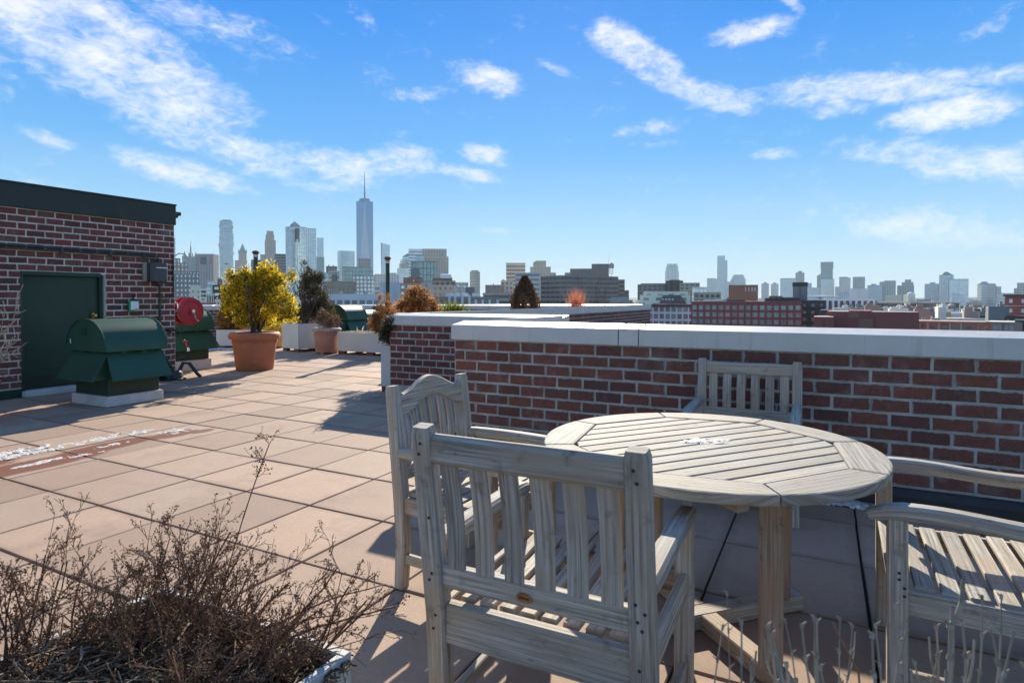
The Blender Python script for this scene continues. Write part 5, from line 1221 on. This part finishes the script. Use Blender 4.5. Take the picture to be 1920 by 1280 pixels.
# slanted glass tower
Z = 2000; o, r, p = frame_at(723, Z); t = thing('slanted_glass_tower', 'slim glass tower with a slanted top that widens upwards', 'tower', o, math.atan2(p.y, p.x), 'city buildings beyond the terrace')
q = Z / F; zt1, zt2 = ztop(455.5, Z) - GZ, ztop(459.5, Z) - GZ; m = MB(); w0, w1 = 6.4 * q, 8.4 * q
m.v = [(-w0, 0, 0), (w0, 0, 0), (w0, 22, 0), (-w0, 22, 0), (-w1, 0, zt1), (w1, 0, zt2), (w1, 24, zt2), (-w1, 24, zt1)]
for f_ in ((0, 1, 5, 4), (1, 2, 6, 5), (2, 3, 7, 6), (3, 0, 4, 7), (4, 5, 6, 7)): m.face(f_)
m.build('glass_shaft', 'glass_pale', t); m = MB(); m.v = [(-w1, -.5, zt1), (-w1 + 3, -.5, zt1 - 1), (-w0 + 2.2, -.5, 40), (-w0, -.5, 40), (-w1, 0, zt1 + 3), (-w1 + 3, 0, zt1), (-w0 + 2.2, 0, 40), (-w0, 0, 40)]
for f_ in ((0, 1, 2, 3), (4, 5, 6, 7), (0, 3, 7, 4), (1, 2, 6, 5), (0, 1, 5, 4)): m.face(f_)
m.build('edge_fin', 'steel_grey', t)
bld('low_stone_block', 'low pale stone block under the slanted glass tower', 703, 748, 514, 1300, 'stone_light', 'stone_grey', 6, 6, .5, .5, tiers=[(.55, .9, .2, .8, 511)])
bld('blue_panel_block', 'blank blue-grey panelled block right of the tall slim vent pipe', 712, 750, 529, 420, 'blue_grey', 'blue_grey', 9, 9, .9, .05)
bld('low_stone_block', 'little pale block with a white curved roof left of the tall slim vent pipe', 700, 716, 535, 600, 'stone_light', 'window_glass', 5, 6)
# stepped glass tower cluster
t, a, b, z = bld('stepped_glass_tower', 'stepped glass tower with a sloping dark roof edge', 745, 767, 503, 2050, 'steel_grey', 'glass_pale', 8, 90, 0, .3, tiers=[(.15, 1, 0, 1, 494), (.26, 1, 0, 1, 487), (.44, 1, 0, 1, 481), (.7, 1, .1, 1, 477)])
m = MB(); zz = z; m.prism([(a * .44, ztop(481, 2050) - GZ), (a, ztop(481, 2050) - GZ), (a, ztop(473.5, 2050) - GZ)], lambda u, v, d: (u, d, v), 1, b - 1); m.build('sloped_roof', 'stone_slate', t)
bld('striped_glass_tower', 'pale glass office slab with bold horizontal stripes', 766.5, 796, 467, 1950, 'steel_grey', 'glass_pale', 10, 90, 0, .45)
bld('classical_tower', 'large beige stone tower with an arcade of dark openings under the roof', 791, 841, 481, 1350, 'stone_beige', 'stone_grey', 7, 6, .5, .2, tiers=[(.02, .93, .02, .95, 466.5)], par=4)
bld('glass_annex', 'small blue glass annex in front of the large beige tower', 780, 796, 479, 1300, 'steel_grey', 'glass_blue', 6, 5, .12, .2)
bld('dark_glass_block', 'dark teal glass corner block with a grid of deep windows', 770, 821, 489, 820, 'stone_slate', 'glass_teal', 9, 5.5, .16, .14, xc=787, phi=68)
bld('low_brick_block', 'low maroon brick block below the dark teal glass corner block', 757, 792, 520, 600, 'brick_brown', 'window_glass', 4, 4, .6, .55)
t, a, b, z = bld('domed_block', 'brown block with a rounded glass roof below the large beige tower', 811, 848, 520, 650, 'stone_brown', 'glass_dark', 4, 30, .05, .45)
m = MB(); m.sweep([(a * .4, 1 + 0, z - 1), (a * .95, 1, z - 1)], [(6 * math.cos(q), 4.5 * math.sin(q)) for q in [math.pi * i / 8 for i in range(9)]]); m.build('rounded_roof', 'tile_white', t)
bld('long_brown_block', 'long stepped brown block running right from the domed block', 815, 854, 526, 560, 'stone_brown', 'glass_dark', 5, 5, .4, .5, tiers=[])
bld('brick_loft', 'brown brick loft with pale windows behind the rust-brown bush', 750, 796, 531, 470, 'stone_brown', 'glass_pale', 5, 5, .5, .5)
bld('blue_block', 'blank dark blue block right of the brown brick loft', 790, 809, 529, 450, 'steel_grey', 'stone_slate', 12, 12, .9, .1)
bld('tan_loft', 'tan brick loft with a flat cream cornice behind the yucca clump', 811, 850, 534, 430, 'stone_tan', 'window_glass', 4.4, 4, .6, .55)
for i, (px, w) in enumerate(((856, 11), (868, 9))): tank(('wide barrel shaped tank house left of the dark cube', 'narrow barrel shaped tank house nearest the dark cube')[i], px, 420, 533 + i * 2, 548, w, 'tank_pale')
bld('pale_low_block', 'pale low block behind the barrel tank houses', 853, 878, 529, 700, 'stone_light', 'stone_grey', 4, 4)
bld('dark_cube', 'plain dark slate cube on the low roofs', 873, 890, 538, 380, 'stone_slate', 'stone_slate', 20, 20, .9, .1)
bld('twin_face_tower', 'lone apartment tower with a tan left face and a grey right face', 881, 900, 509, 1500, 'stone_tan', 'glass_teal', 7, 5, .35, .3, xc=891, phi=50, tiers=[(.1, .95, .1, .7, 506.5)])
t, a, b, z = bld('pilaster_block', 'low brick building with tall white pilasters above the long parapet', 810, 936, 556, 300, 'stone_brown', 'window_glass', 4.5, 3.2, .4, .42, dep=14)
m = MB()
for px in (843, 853.5, 867, 880, 892, 905, 918, 933): MB().box((px - 810) * 300 / F - .6, (px - 810) * 300 / F + .6, -.7, -.1, z - 7, z + (.9 if px < 885 else -1.5)).build('pilaster', 'white_stucco', t)
for k in (.2, .33, .42, .6): MB().box(a * k, a * k + 4, 3, 6, z, z + 1.8).build('roof_unit', 'tile_white', t)
bld('flat_brick_block', 'flat brown block with a thin chimney right of the lone apartment tower', 910, 945, 534, 620, 'stone_brown', 'window_glass', 5, 6, .6, .6, tiers=[(.42, .46, 0, .2, 531)])
bld('low_grey_block', 'low grey flat roof block left of the brown arborvitae', 905, 965, 549, 420, 'concrete', 'glass_dark', 4, 50, 0, .5)
bld('striped_brick_block', 'brick apartment block with pale horizontal bands left of the beige stepped tower', 949, 985, 493, 900, 'stone_brown', 'stone_light', 5.5, 50, .0, .68)
bld('crenellated_block', 'stone block with a ragged roofline at the left foot of the banded brick block', 939, 962, 526, 640, 'stone_beige', 'window_glass', 5, 4, .55, .5, tiers=[(.1, .3, 0, .5, 524), (.6, .8, 0, .5, 523.5)])
bld('blue_roof_block', 'blue-grey block in front of the banded brick block', 966, 1012, 511, 760, 'blue_grey', 'stone_slate', 6, 40, 0, .5)
bld('stepped_stone_tower', 'beige stepped stone apartment tower left of the huge grey slab', 994, 1042, 511, 830, 'stone_beige', 'stone_grey', 5, 4.5, .6, .5, tiers=[(.0, .8, .0, .9, 500), (.12, .62, .05, .7, 491), (.2, .62, .1, .6, 488.5)])
t, a, b, z = bld('grey_slab_building', 'huge grey ribbon-window slab building stepped at the right, wide and dark', 1012, 1166, 516, 520, 'slab_grey', 'glass_dark', 4.1, 7, .10, .58, xc=1050, phi=55, tiers=[])
bld('grey_slab_step', 'lower right step of the huge grey slab building', 1150, 1171, 524, 570, 'slab_grey', 'glass_dark', 4.1, 7, .1, .58, tiers=[])
bld('grey_slab_step', 'lowest right step of the huge grey slab building', 1160, 1179, 544, 575, 'slab_grey', 'glass_dark', 4.1, 7, .1, .58)
bld('grey_slab_penthouse', 'blank grey penthouse with a small gable on top of the huge grey slab', 1069, 1141, 503.5, 640, 'slab_grey', 'slab_grey', 40, 40, .9, .1, tiers=[(.56, 1, .1, .9, 494.5)])
tank('square-shouldered water tank on stilts at the right end of the grey penthouse', 1146, 560, 492, 503, 10, 'stone_grey', legs=5.5)
bld('grey_slab_house', 'tiny gabled roof house on the left part of the huge grey slab', 1059, 1070, 511, 570, 'stone_grey', 'stone_grey', 20, 20, .9, .1)
bld('low_grey_block', 'low block with a sunlit tan sloping roof right of the orange grass', 1143, 1186, 562, 330, 'stone_grey', 'window_glass', 4, 4, .5, .5, tiers=[(.05, .8, .2, .9, 557)])
# --- west side
bld('roof_terrace_block', 'dark grey roof block with plants at the left end of the western roofs', 1196, 1250, 533, 760, 'stone_slate', 'glass_dark', 4, 6, .4, .5, tiers=[(.1, 1, .2, 1, 531)])
bld('dark_penthouse', 'dark penthouse block in front of the tapered far tower', 1249, 1280, 526, 740, 'brick_black', 'glass_dark', 4, 6, .5, .5, tiers=[(.2, .8, .1, .9, 524.5)])
bld('roof_terrace_block', 'long grey-green roof block with clutter behind the cream terraces', 1275, 1311, 530, 720, 'green_grey', 'glass_dark', 4, 6, .4, .5)
bld('glass_pavilion', 'glass pavilion row with pale posts right of the cream terraces', 1298, 1326, 538, 520, 'stone_light', 'glass_pale', 5, 3, .2, .3)
bld('grey_terrace_block', 'grey-green terraced block between the white loft and the red loft roofs', 1302, 1350, 548, 480, 'green_grey', 'glass_dark', 4.2, 4, .35, .4)
t, a, b, z = bld('cream_terraces', 'cream stepped terraces with a slanted studio window above the white loft building', 1193, 1292, 563, 345, 'cream', 'window_glass', 3.6, 7, .55, .55, tiers=[(.08, 1, .1, 1, 553), (.14, .97, .25, 1, 546)])
m = MB(); q = 345 / F; zA, zB = ztop(566, 345) - GZ, ztop(553, 345) - GZ
m.prism([((1238 - 1193) * q, zA), ((1284 - 1193) * q, zA), ((1274 - 1193) * q, zB), ((1243 - 1193) * q, zB)], lambda u, v, d: (u, d, v), -1.2, .4); m.build('studio_window', 'glass_dark', t)
for i in range(4): MB().box((1241 + 6 * i - 1193) * q, (1241 + 6 * i + 3.4 - 1193) * q, -1.32, -1.21, zA + 1.2, zA + 1.9).build('skylight', 'white_stucco', t)
MB().box((1237 - 1193) * q, (1285 - 1193) * q, -1.5, -1.205, zA - .9, zA - .002).build('planter_band', 'brick_maroon', t)
# white loft with dark cornice
t, a, b, z = bld('white_loft_building', 'white loft building with dark cornice and three rows of wide windows', 1193, 1300, 572, 330, 'tile_white', 'glass_dark', 3.9, 3.2, .26, .30, par=.9, dep=16)
nb = max(1, round(a / 3.2)); wv = a / nb
window_set(t, wv * .74, 3.9 * .7, [wv * (i + .5) for i in range(nb)], [z - .9 - 3.9 * k - 3.9 * .35 for k in range(4)], nx=3, ny=2, mat='stone_slate')
MB().box(-.5, a + .5, -.7, -.1, z - .95, z + .35).build('cornice', 'brick_black', t)
MB().box(-.3, a + .3, -.5, 6, z + .36, z + .5).build('roof', 'roof_felt', t)
# red loft: every window its own part
t, a, b, z = bld('red_brick_loft', 'red brick loft building with rows of steel windows right of the white loft', 1300, 1493, 565, 285, 'brick_maroon', 'glass_dark', 3.35, 3.06, .34, .38, par=1.9, dep=16, roof='roof_grey')
nb = max(1, round(a / 3.06)); wv = a / nb
window_set(t, wv * .66, 3.35 * .62, [wv * (i + .5) for i in range(nb)], [z - 1.9 - 3.35 * k - 3.35 * .31 for k in range(5)], nx=3, ny=3, mat='stone_light')
for (k0, k1, h, mt) in ((.12, .22, .7, 'tile_white'), (.22, .3, 1.0, 'cream'), (.33, .5, .8, 'brick_black'), (.68, .99, 1.6, 'brick_black'), (.72, .84, 2.6, 'brick_brown')): MB().box(a * k0, a * k1, 3 + k0, 8 + k0, z + .06, z + h).build('roof_unit', mt, t)
t, a, b, z = bld('brown_penthouse', 'brown brick penthouse cube with four tall slots behind the red loft roof', 1368, 1419, 534, 400, 'brick_brown', 'brick_brown', 30, 40, .5, .1)
for k in (.58, .69, .80, .90): MB().box(a * k - .25, a * k + .25, -.25, .0, z - 4.4, z - 1.6).build('slot', 'tile_white', t)
# New Jersey towers
t, a, b, z = bld('tapered_tower', 'far tapered glass tower with rounded shoulders at the left of the western skyline', 1247.5, 1272, 508, 3280, 'stone_slate', 'glass_pale', 14, 18, .15, .15, tiers=[(.05, .95, .05, .95, 500), (.12, .9, .1, .9, 494.5)])
FAR = [('far_tower','short glass tower left of the tall notched tower',1326,1340.5,521.5,3050,'steel_grey','glass_pale',11,9,.2,.25,[]),
 ('far_tower','narrow glass slab pressed against the tall notched tower',1339.5,1346,522.5,3150,'steel_grey','glass_blue',11,9,.2,.25,[]),
 ('far_tower','tallest notched glass tower of the western skyline',1345,1363,488,3000,'steel_grey','glass_pale',12,10,.12,.2,[(0,.76,0,1,479.5)]),
 ('far_tower','low glass block right of the tall notched tower',1362,1372,528,2900,'steel_grey','glass_pale',11,9,.2,.25,[]),
 ('far_tower','far tower with a trapezoid crown behind the brown penthouse',1370.5,1397,523,3000,'stone_grey','glass_pale',11,9,.2,.25,[(.1,.93,.1,.9,518.5),(.17,.86,.2,.8,515)]),
 ('far_tower','left one of two matching slim apartment towers',1428,1441,531.5,2700,'stone_grey','glass_pale',10,8,.3,.3,[(.3,.7,.2,.8,529)]),
 ('far_tower','right one of two matching slim apartment towers',1446,1459,532,2700,'stone_grey','glass_pale',10,8,.3,.3,[(.3,.7,.2,.8,529.5)]),
 ('far_tower','wide pale glass slab with a tan right edge',1464,1491,521.5,2600,'steel_grey','glass_pale',12,12,.1,.12,[]),
 ('far_tower','tan tower with a flat cap behind the dark tank house',1492,1507,511,2750,'stone_grey','glass_teal',11,9,.35,.3,[(.3,.75,.2,.8,508)]),
 ('far_tower','low blue-grey block right of the dark tank house',1507,1521,530.5,2700,'blue_grey','glass_blue',11,9,.2,.25,[]),
 ('far_tower','long low pale terraces of blocks under the stacked tower',1512,1536,539,2650,'blue_grey','glass_pale',9,8,.3,.3,[]),
 ('far_tower','grey shoulder tower with rounded top left of the stacked tower',1532,1542,516.5,2900,'stone_grey','glass_teal',11,9,.3,.3,[(.3,1,0,1,514)]),
 ('far_tower','small pale block left of the first rounded tower',1566,1576,537.5,2700,'stone_grey','glass_pale',10,8,.3,.3,[]),
 ('far_tower','first of two rounded-corner apartment towers',1574.5,1593,520.5,2650,'stone_grey','glass_pale',10,7,.3,.25,[(.0,.75,.1,.9,519)]),
 ('far_tower','second rounded-corner apartment tower above the pale cube',1600,1620,519,2650,'stone_grey','glass_teal',10,7,.3,.25,[]),
 ('far_tower','low blue block behind the white column building',1575,1595,547.5,2300,'blue_grey','glass_blue',9,7,.3,.3,[]),
 ('far_tower','wide blue glass block with a ragged top',1628,1652,534.5,2500,'steel_grey','glass_blue',10,8,.2,.2,[(.25,.6,.1,.9,532)]),
 ('far_tower','grey and blue apartment tower right of the wide blue block',1651,1677,528,2500,'stone_grey','glass_teal',10,8,.3,.2,[(.28,1,.1,.9,526)]),
 ('far_tower','brown-grey tower with a stepped crown and wide shoulders',1684.5,1711,535,2500,'stone_grey','glass_teal',10,8,.4,.3,[(.27,.96,.1,.9,529),(.45,.83,.2,.8,524)]),
 ('far_tower','dark blue apartment slab with a small roof box',1736,1760.5,532,2450,'steel_grey','glass_blue',10,8,.2,.25,[(.33,.68,.2,.8,529)]),
 ('far_tower','pale mirror glass slab with a sloping roof beside the domed tower',1783,1812,523,2350,'steel_grey','glass_pale',60,40,.03,.03,[]),
 ('far_tower','white striped block at the foot of the mirror glass slab',1797,1808,552.5,2100,'stone_light','glass_pale',8,60,0,.5,[]),
 ('far_tower','low blue block in front of the domed tower',1787,1799,550,2150,'blue_grey','glass_blue',9,7,.3,.3,[]),
 ('far_tower','tan tower side wing right of the twin-width slab',1861,1875,537,2350,'stone_grey','glass_pale',10,8,.4,.3,[(0,.5,.1,.9,534)]),
 ('far_tower','blue striped office block left of the dark red brick corner',1875,1897,549.5,2000,'steel_grey','glass_pale',9,60,0,.4,[(.0,.2,.2,.8,547.5)]),
 ('far_tower','grey tower above the dark red brick corner at the right edge',1909,1925,530,2200,'stone_grey','glass_teal',10,8,.3,.3,[]),
 ('far_tower','low brown tower left of the grey tower at the right edge',1902,1910,540.5,2100,'stone_brown','glass_teal',10,8,.4,.4,[])]
for (nm, lb, x0, x1, yt, Z, wl, gl, fh, bw, pf, sf, trs) in FAR: bld(nm, lb, x0, x1, yt, Z, wl, gl, fh, bw, pf, sf, tiers=trs, par=3)
t, a, b, z = bld('stacked_far_tower', 'tall far tower of stacked offset glass boxes', 1540, 1562.5, 523, 2850, 'steel_grey', 'glass_pale', 11, 9, .15, .15, par=3)
q = 2850 / F; m = MB(); m2 = MB(); tier(m2, m, 0, 20 * q, 2, 40, z, ztop(503, 2850) - GZ, 11, 9, .15, .2, 2); tier(m2, m, -.5 * q, 20.8 * q, 0, 40, ztop(503, 2850) - GZ + .1, ztop(491, 2850) - GZ, 11, 9, .15, .3, 2)
m.build('upper_facade', 'stone_slate', t); m2.build('upper_glazing', 'glass_teal', t, kind='stuff')
t, a, b, z = bld('domed_far_tower', 'tall far tower with a domed pyramid crown', 1763, 1785, 515, 2400, 'steel_grey', 'glass_pale', 10, 8, .2, .2, par=3)
cone(t, 'crown', 'copper_green', a * .47, b * .5, a * .45, a * .22, z, ztop(511.5, 2400) - GZ, 8); cone(t, 'crown_cap', 'stone_slate', a * .47, b * .5, a * .25, a * .12, ztop(511.5, 2400) - GZ, ztop(509.5, 2400) - GZ, 8)
t, a, b, z = bld('domed_far_slab', 'wide far twin-width slab with a central arched roof', 1832, 1866, 531.5, 2350, 'stone_grey', 'glass_blue', 10, 6, .25, .2, xc=1840, phi=70, par=3)
m = MB(); cxm = a - .5; m.lathe([(0, z + 9), (9, z + 7.5), (15, z + 2), (16, z)], 16, (a * .5 + 2, b * .28, 0)); m.build('arched_roof', 'copper_green', t)
# near western roofs
t, a, b, z = bld('dark_loft', 'dark charcoal building with fire escapes right of the red brick loft', 1488, 1545, 563, 290, 'brick_black', 'window_glass', 3.4, 4.2, .6, .55, dep=18, roof='roof_felt')
for k in range(4): MB().box(a * .45, a * .95, -1.1, -.12, z - 3.4 * (k + 1), z - 3.4 * (k + 1) + .12).build('fire_escape', 'black_iron', t)
t, a, b, z = bld('tank_house', 'tall dark octagonal brick tank house on the dark charcoal building', 1488, 1512, 529, 305, 'stone_slate', 'stone_slate', 40, 40, .9, .1, base=-10, cat='tank house'); 
MB().box(-.3, a + .3, -.3, b + .3, z - 2.1, z - .1).build('roof_band', 'brick_black', t)
bld('brown_roof_house', 'low brown brick roof house on the right end of the red loft', 1453, 1492, 557, 300, 'brick_brown', 'brick_black', 9, 9, .9, .2, base=-8)
bld('dark_low_block', 'dark stepped low block with roof plants in front of the white column building', 1540, 1560, 581, 250, 'brick_black', 'window_glass', 3, 3, .5, .5)
t, a, b, z = bld('white_column_building', 'white building with tall columns between dark windows and a flat pale roof', 1516, 1630, 561, 400, 'white_stucco', 'glass_dark', 9, 3.3, .42, .10, par=1.0, dep=22, roof='stone_light')
m = MB(); m.lathe([(0, 2.6), (10, 2.4), (10.4, 1.6), (9, 1.2), (0, 1.2)], 24); m.build('round_roof_terrace', 'tile_white', t, loc=(a * .24, 12, z)); MB().box(a * .2, a * .24, 10, 12, z + .06, z + 1.3).build('terrace_post', 'tile_white', t)
bld('pale_cube', 'blank pale mechanical cube on slim legs under the rounded apartment tower', 1594, 1626, 541, 520, 'tile_white', 'stone_light', 30, 30, .9, .1)
t, a, b, z = bld('ribbon_building', 'long low building with wavy dark ribbon windows', 1628, 1781, 566, 420, 'concrete', 'glass_dark', 4.1, 90, 0, .34, par=1.0, dep=30, roof='roof_grey')
bld('beige_mechanical_house', 'beige roof house on the long ribbon building, left of the domed one', 1663, 1688, 553, 500, 'cream', 'cream', 30, 30, .9, .1)
t, a, b, z = bld('beige_mechanical_house', 'beige and brown roof house with a small white dome on the ribbon building', 1694, 1716, 552, 440, 'cream', 'cream', 30, 30, .9, .1, xc=1703, phi=65); m = MB(); m.lathe([(2.6, z), (2.2, z + 1), (0, z + 2)], 14, (a * .6, 3, 0)); m.build('white_dome', 'white_stucco', t)
t, a, b, z = bld('blank_red_building', 'blank dark red brick building without windows in front of the white column building', 1560, 1708, 584.5, 210, 'brick_maroon', 'brick_maroon', 60, 60, .9, .1, dep=16, tiers=[(.25, .5, .01, .9, 582.5)], roof='roof_grey')
MB().box(a * .36, a * .52, -.15, .0, z - 9, z - 2.5).build('brick_patch', 'brick_brown', t); MB().box(a * .25, a * .36, -.12, .0, z - 2.2, z - .1).build('brick_patch', 'brick_brown', t)
bld('blank_red_wing', 'lower blank dark red brick wing left of the blank red building', 1528, 1561, 594, 205, 'brick_maroon', 'brick_maroon', 60, 60, .9, .1, dep=14, roof='roof_grey')
t, a, b, z = bld('orange_brick_building', 'orange-brown brick building with arched dark windows above the near coping', 1706, 1840, 602.5, 225, 'brick_orange', 'brick_orange', 30, 60, .9, .1, dep=16, roof='roof_grey', par=.8)
q = 225 / F
window_set(t, 5.6 * q, 8 * q, [(px - 1706) * q for px in (1717, 1728, 1738.5)], [z - 8.5 * q], depth=-.12, nx=2, ny=2, mat='stone_slate')
window_set(t, 11 * q, 6.5 * q, [(px - 1706) * q for px in (1755, 1772, 1788.5, 1807)], [z - 11 * q], depth=-.12, nx=3, ny=1, mat='stone_slate')
for px in (1746, 1763.5, 1780, 1797): MB().box((px - 1706) * q - .25, (px - 1706) * q + .25, -.3, -.1, z - 18 * q, z - 3 * q).build('pilaster', 'stone_tan', t)
m = MB()
for cxp, arc in ((1823.5, (60, 300)), (1828, None), (1833.5, (60, 300))):     # faded painted sign on the brick
    if arc:
        pts = [((cxp - 1706) * q + 2.2 * q * math.cos(R(u)), -.12, z - 12 * q + 4.3 * q * math.sin(R(u))) for u in range(arc[0], arc[1] + 1, 20)]; m.sweep(pts, crect(.16, .04, .01), up=(0, 1, 0))
    else: m.sweep([((cxp - 1706) * q, -.12, z - 16 * q), ((cxp - 1706) * q, -.12, z - 9 * q)], crect(.16, .04, .01), up=(0, 1, 0))
m.build('faded_wall_sign', 'stone_tan', t)
t, a, b, z = bld('brown_stone_building', 'small brown-grey building with five square windows at the lower right of the city', 1856, 1909, 603.5, 215, 'stone_brown', 'stone_brown', 30, 60, .9, .1, dep=14, roof='stone_light', par=.8); q = 215 / F
window_set(t, 4.4 * q, 8 * q, [(px - 1856) * q for px in (1862, 1870, 1877.5, 1886, 1894)], [z - 11 * q], depth=-.12, nx=2, ny=2, mat='stone_light')
bld('dark_green_building', 'dark green-black building with pale windows between the orange and the brown buildings', 1836, 1858, 604, 235, 'brick_black', 'window_glass', 3, 2.2, .4, .3, dep=10)
bld('dark_row_building', 'long dark row with pale windows behind the small brown-grey building', 1846, 1935, 592, 300, 'brick_black', 'window_glass', 3.4, 2.6, .55, .5, dep=10, roof='roof_felt')
bld('dark_glass_building', 'dark glass building at the right edge under the dark red corner', 1908, 1940, 600, 212, 'brick_black', 'glass_dark', 3, 2.4, .3, .3, dep=10)
t, a, b, z = bld('dark_red_corner', 'dark red brick corner building with a heavy cornice at the right picture edge', 1892, 1945, 555, 330, 'brick_maroon', 'glass_pale', 5.4, 5.2, .72, .6, dep=14); MB().box(-.8, a + .8, -.8, b, z - .2, z + .9).build('cornice', 'brick_black', t); MB().box(-.2, a, -.25, -.1, z - 5.6, z - 5.2).build('string_course', 'stone_tan', t)
bld('white_low_block', 'low white roof block between the two right-hand water tanks', 1767, 1806, 586, 330, 'white_stucco', 'stone_light', 30, 12, .9, .1, base=-12)
bld('dark_roof_house', 'dark brown roof house joined to the rightmost water tank', 1819, 1836, 579, 318, 'brick_black', 'brick_black', 30, 30, .9, .1, base=-12)
bld('orange_roof_house', 'low orange brick roof house behind the orange-brown brick building', 1716, 1746, 594, 260, 'brick_orange', 'brick_brown', 30, 30, .9, .1, base=-12)
bld('grey_low_row', 'low grey roofs with vents behind the orange-brown building', 1744, 1846, 597, 290, 'stone_grey', 'glass_dark', 3, 4, .5, .5, base=-14)
tank('pale cylindrical water tank before the ribbon building', 1709, 330, 573, 587, 12, 'tank_pale', 2)
tank('squat water tank with white conical roof left of the low white roof block', 1741, 310, 583, 592, 11, 'stone_slate', 1)
tank('brown wooden water tank with white conical roof over the low white roof block', 1784, 345, 568, 585, 14, 'tank_wood', 2)
tank('brown wooden water tank joined to the dark brown roof house', 1812, 330, 576, 589, 13, 'tank_wood', 2)
tank('small pale cistern between the two wooden water tanks', 1794, 340, 580, 585, 7, 'tank_pale', 1)
# distant low roofs that read as one mass
m = MB(); R6 = random.Random(12)
for i in range(420):
    px = R6.uniform(250, 2000); Z = R6.choice((R6.uniform(620, 1200), R6.uniform(1200, 3400))); 
    if px > 1180 and 700 < Z < 2300: Z = R6.uniform(2350, 3400)
    p = at(px, 559, Z); w, d = R6.uniform(18, 45), R6.uniform(15, 40); h = (R6.uniform(28, 47) if Z < 1500 else R6.uniform(22, 50)); 
    m.box(p.x - w / 2, p.x + w / 2, p.y - d / 2, p.y + d / 2, GZ, GZ + h)
    if R6.random() < .6: m.box(p.x - w / 5, p.x + w / 6, p.y - d / 5, p.y + d / 5, GZ + h, GZ + h + R6.uniform(2, 5))
o = m.build('distant_rooftops', 'stone_grey'); tag(o, 'mass of distant low rooftops filling in below the skyline', 'rooftops', kind='stuff')
for nm_, lb_, mt_, n_ in (('lower_rooftops', 'mass of lower brown rooftops between the western buildings', 'stone_brown', 95), ('pale_rooftops', 'mass of small pale roof houses and low roofs between the western buildings', 'stone_light', 90), ('dark_rooftops', 'mass of dark flat roofs and bulkheads between the western buildings', 'stone_slate', 90)):
    m = MB()
    for i in range(n_):
        px = R6.uniform(1200, 1960) if R6.random() < .62 else R6.uniform(340, 1190); Z = R6.uniform(235, 640) if px > 1500 else R6.uniform(430, 950); p = at(px, 559, Z); w, d = R6.uniform(3, 8), R6.uniform(3, 9); lim = ztop(572 if px > 1500 else 560, Z) - GZ; h = R6.uniform(lim - 7, lim)
        m.box(p.x - w / 2, p.x + w / 2, p.y - d / 2, p.y + d / 2, GZ, GZ + h)
        for k in range(R6.randint(1, 4)):
            qx, qy, s_ = p.x + R6.uniform(-.4, .4) * w, p.y + R6.uniform(-.4, .4) * d, R6.uniform(.4, 1.4); m.box(qx - s_, qx + s_, qy - s_, qy + s_, GZ + h, GZ + h + R6.uniform(.6, 2.2))
    o = m.build(nm_, mt_); tag(o, lb_, 'rooftops', kind='stuff')

# ------------------------------------------------------------------ haze
hz = MB(); hz.box(-9300, 6800, -1800, 10300, GZ - 1, 520)
me = hz.mesh('haze', None); hm_ = MT('haze'); v = hm_.n('ShaderNodeVolumePrincipled'); v.inputs['Color'].default_value = (.86, .95, 1.0, 1); v.inputs['Density'].default_value = .000055; v.inputs['Anisotropy'].default_value = .0
hm_.l(v.outputs[0], hm_.out.inputs['Volume']); me.materials.append(hm_.m); ho = put('haze', me); ho['kind'] = 'stuff'; ho['label'] = 'pale blue haze over the whole city'; ho['category'] = 'haze'
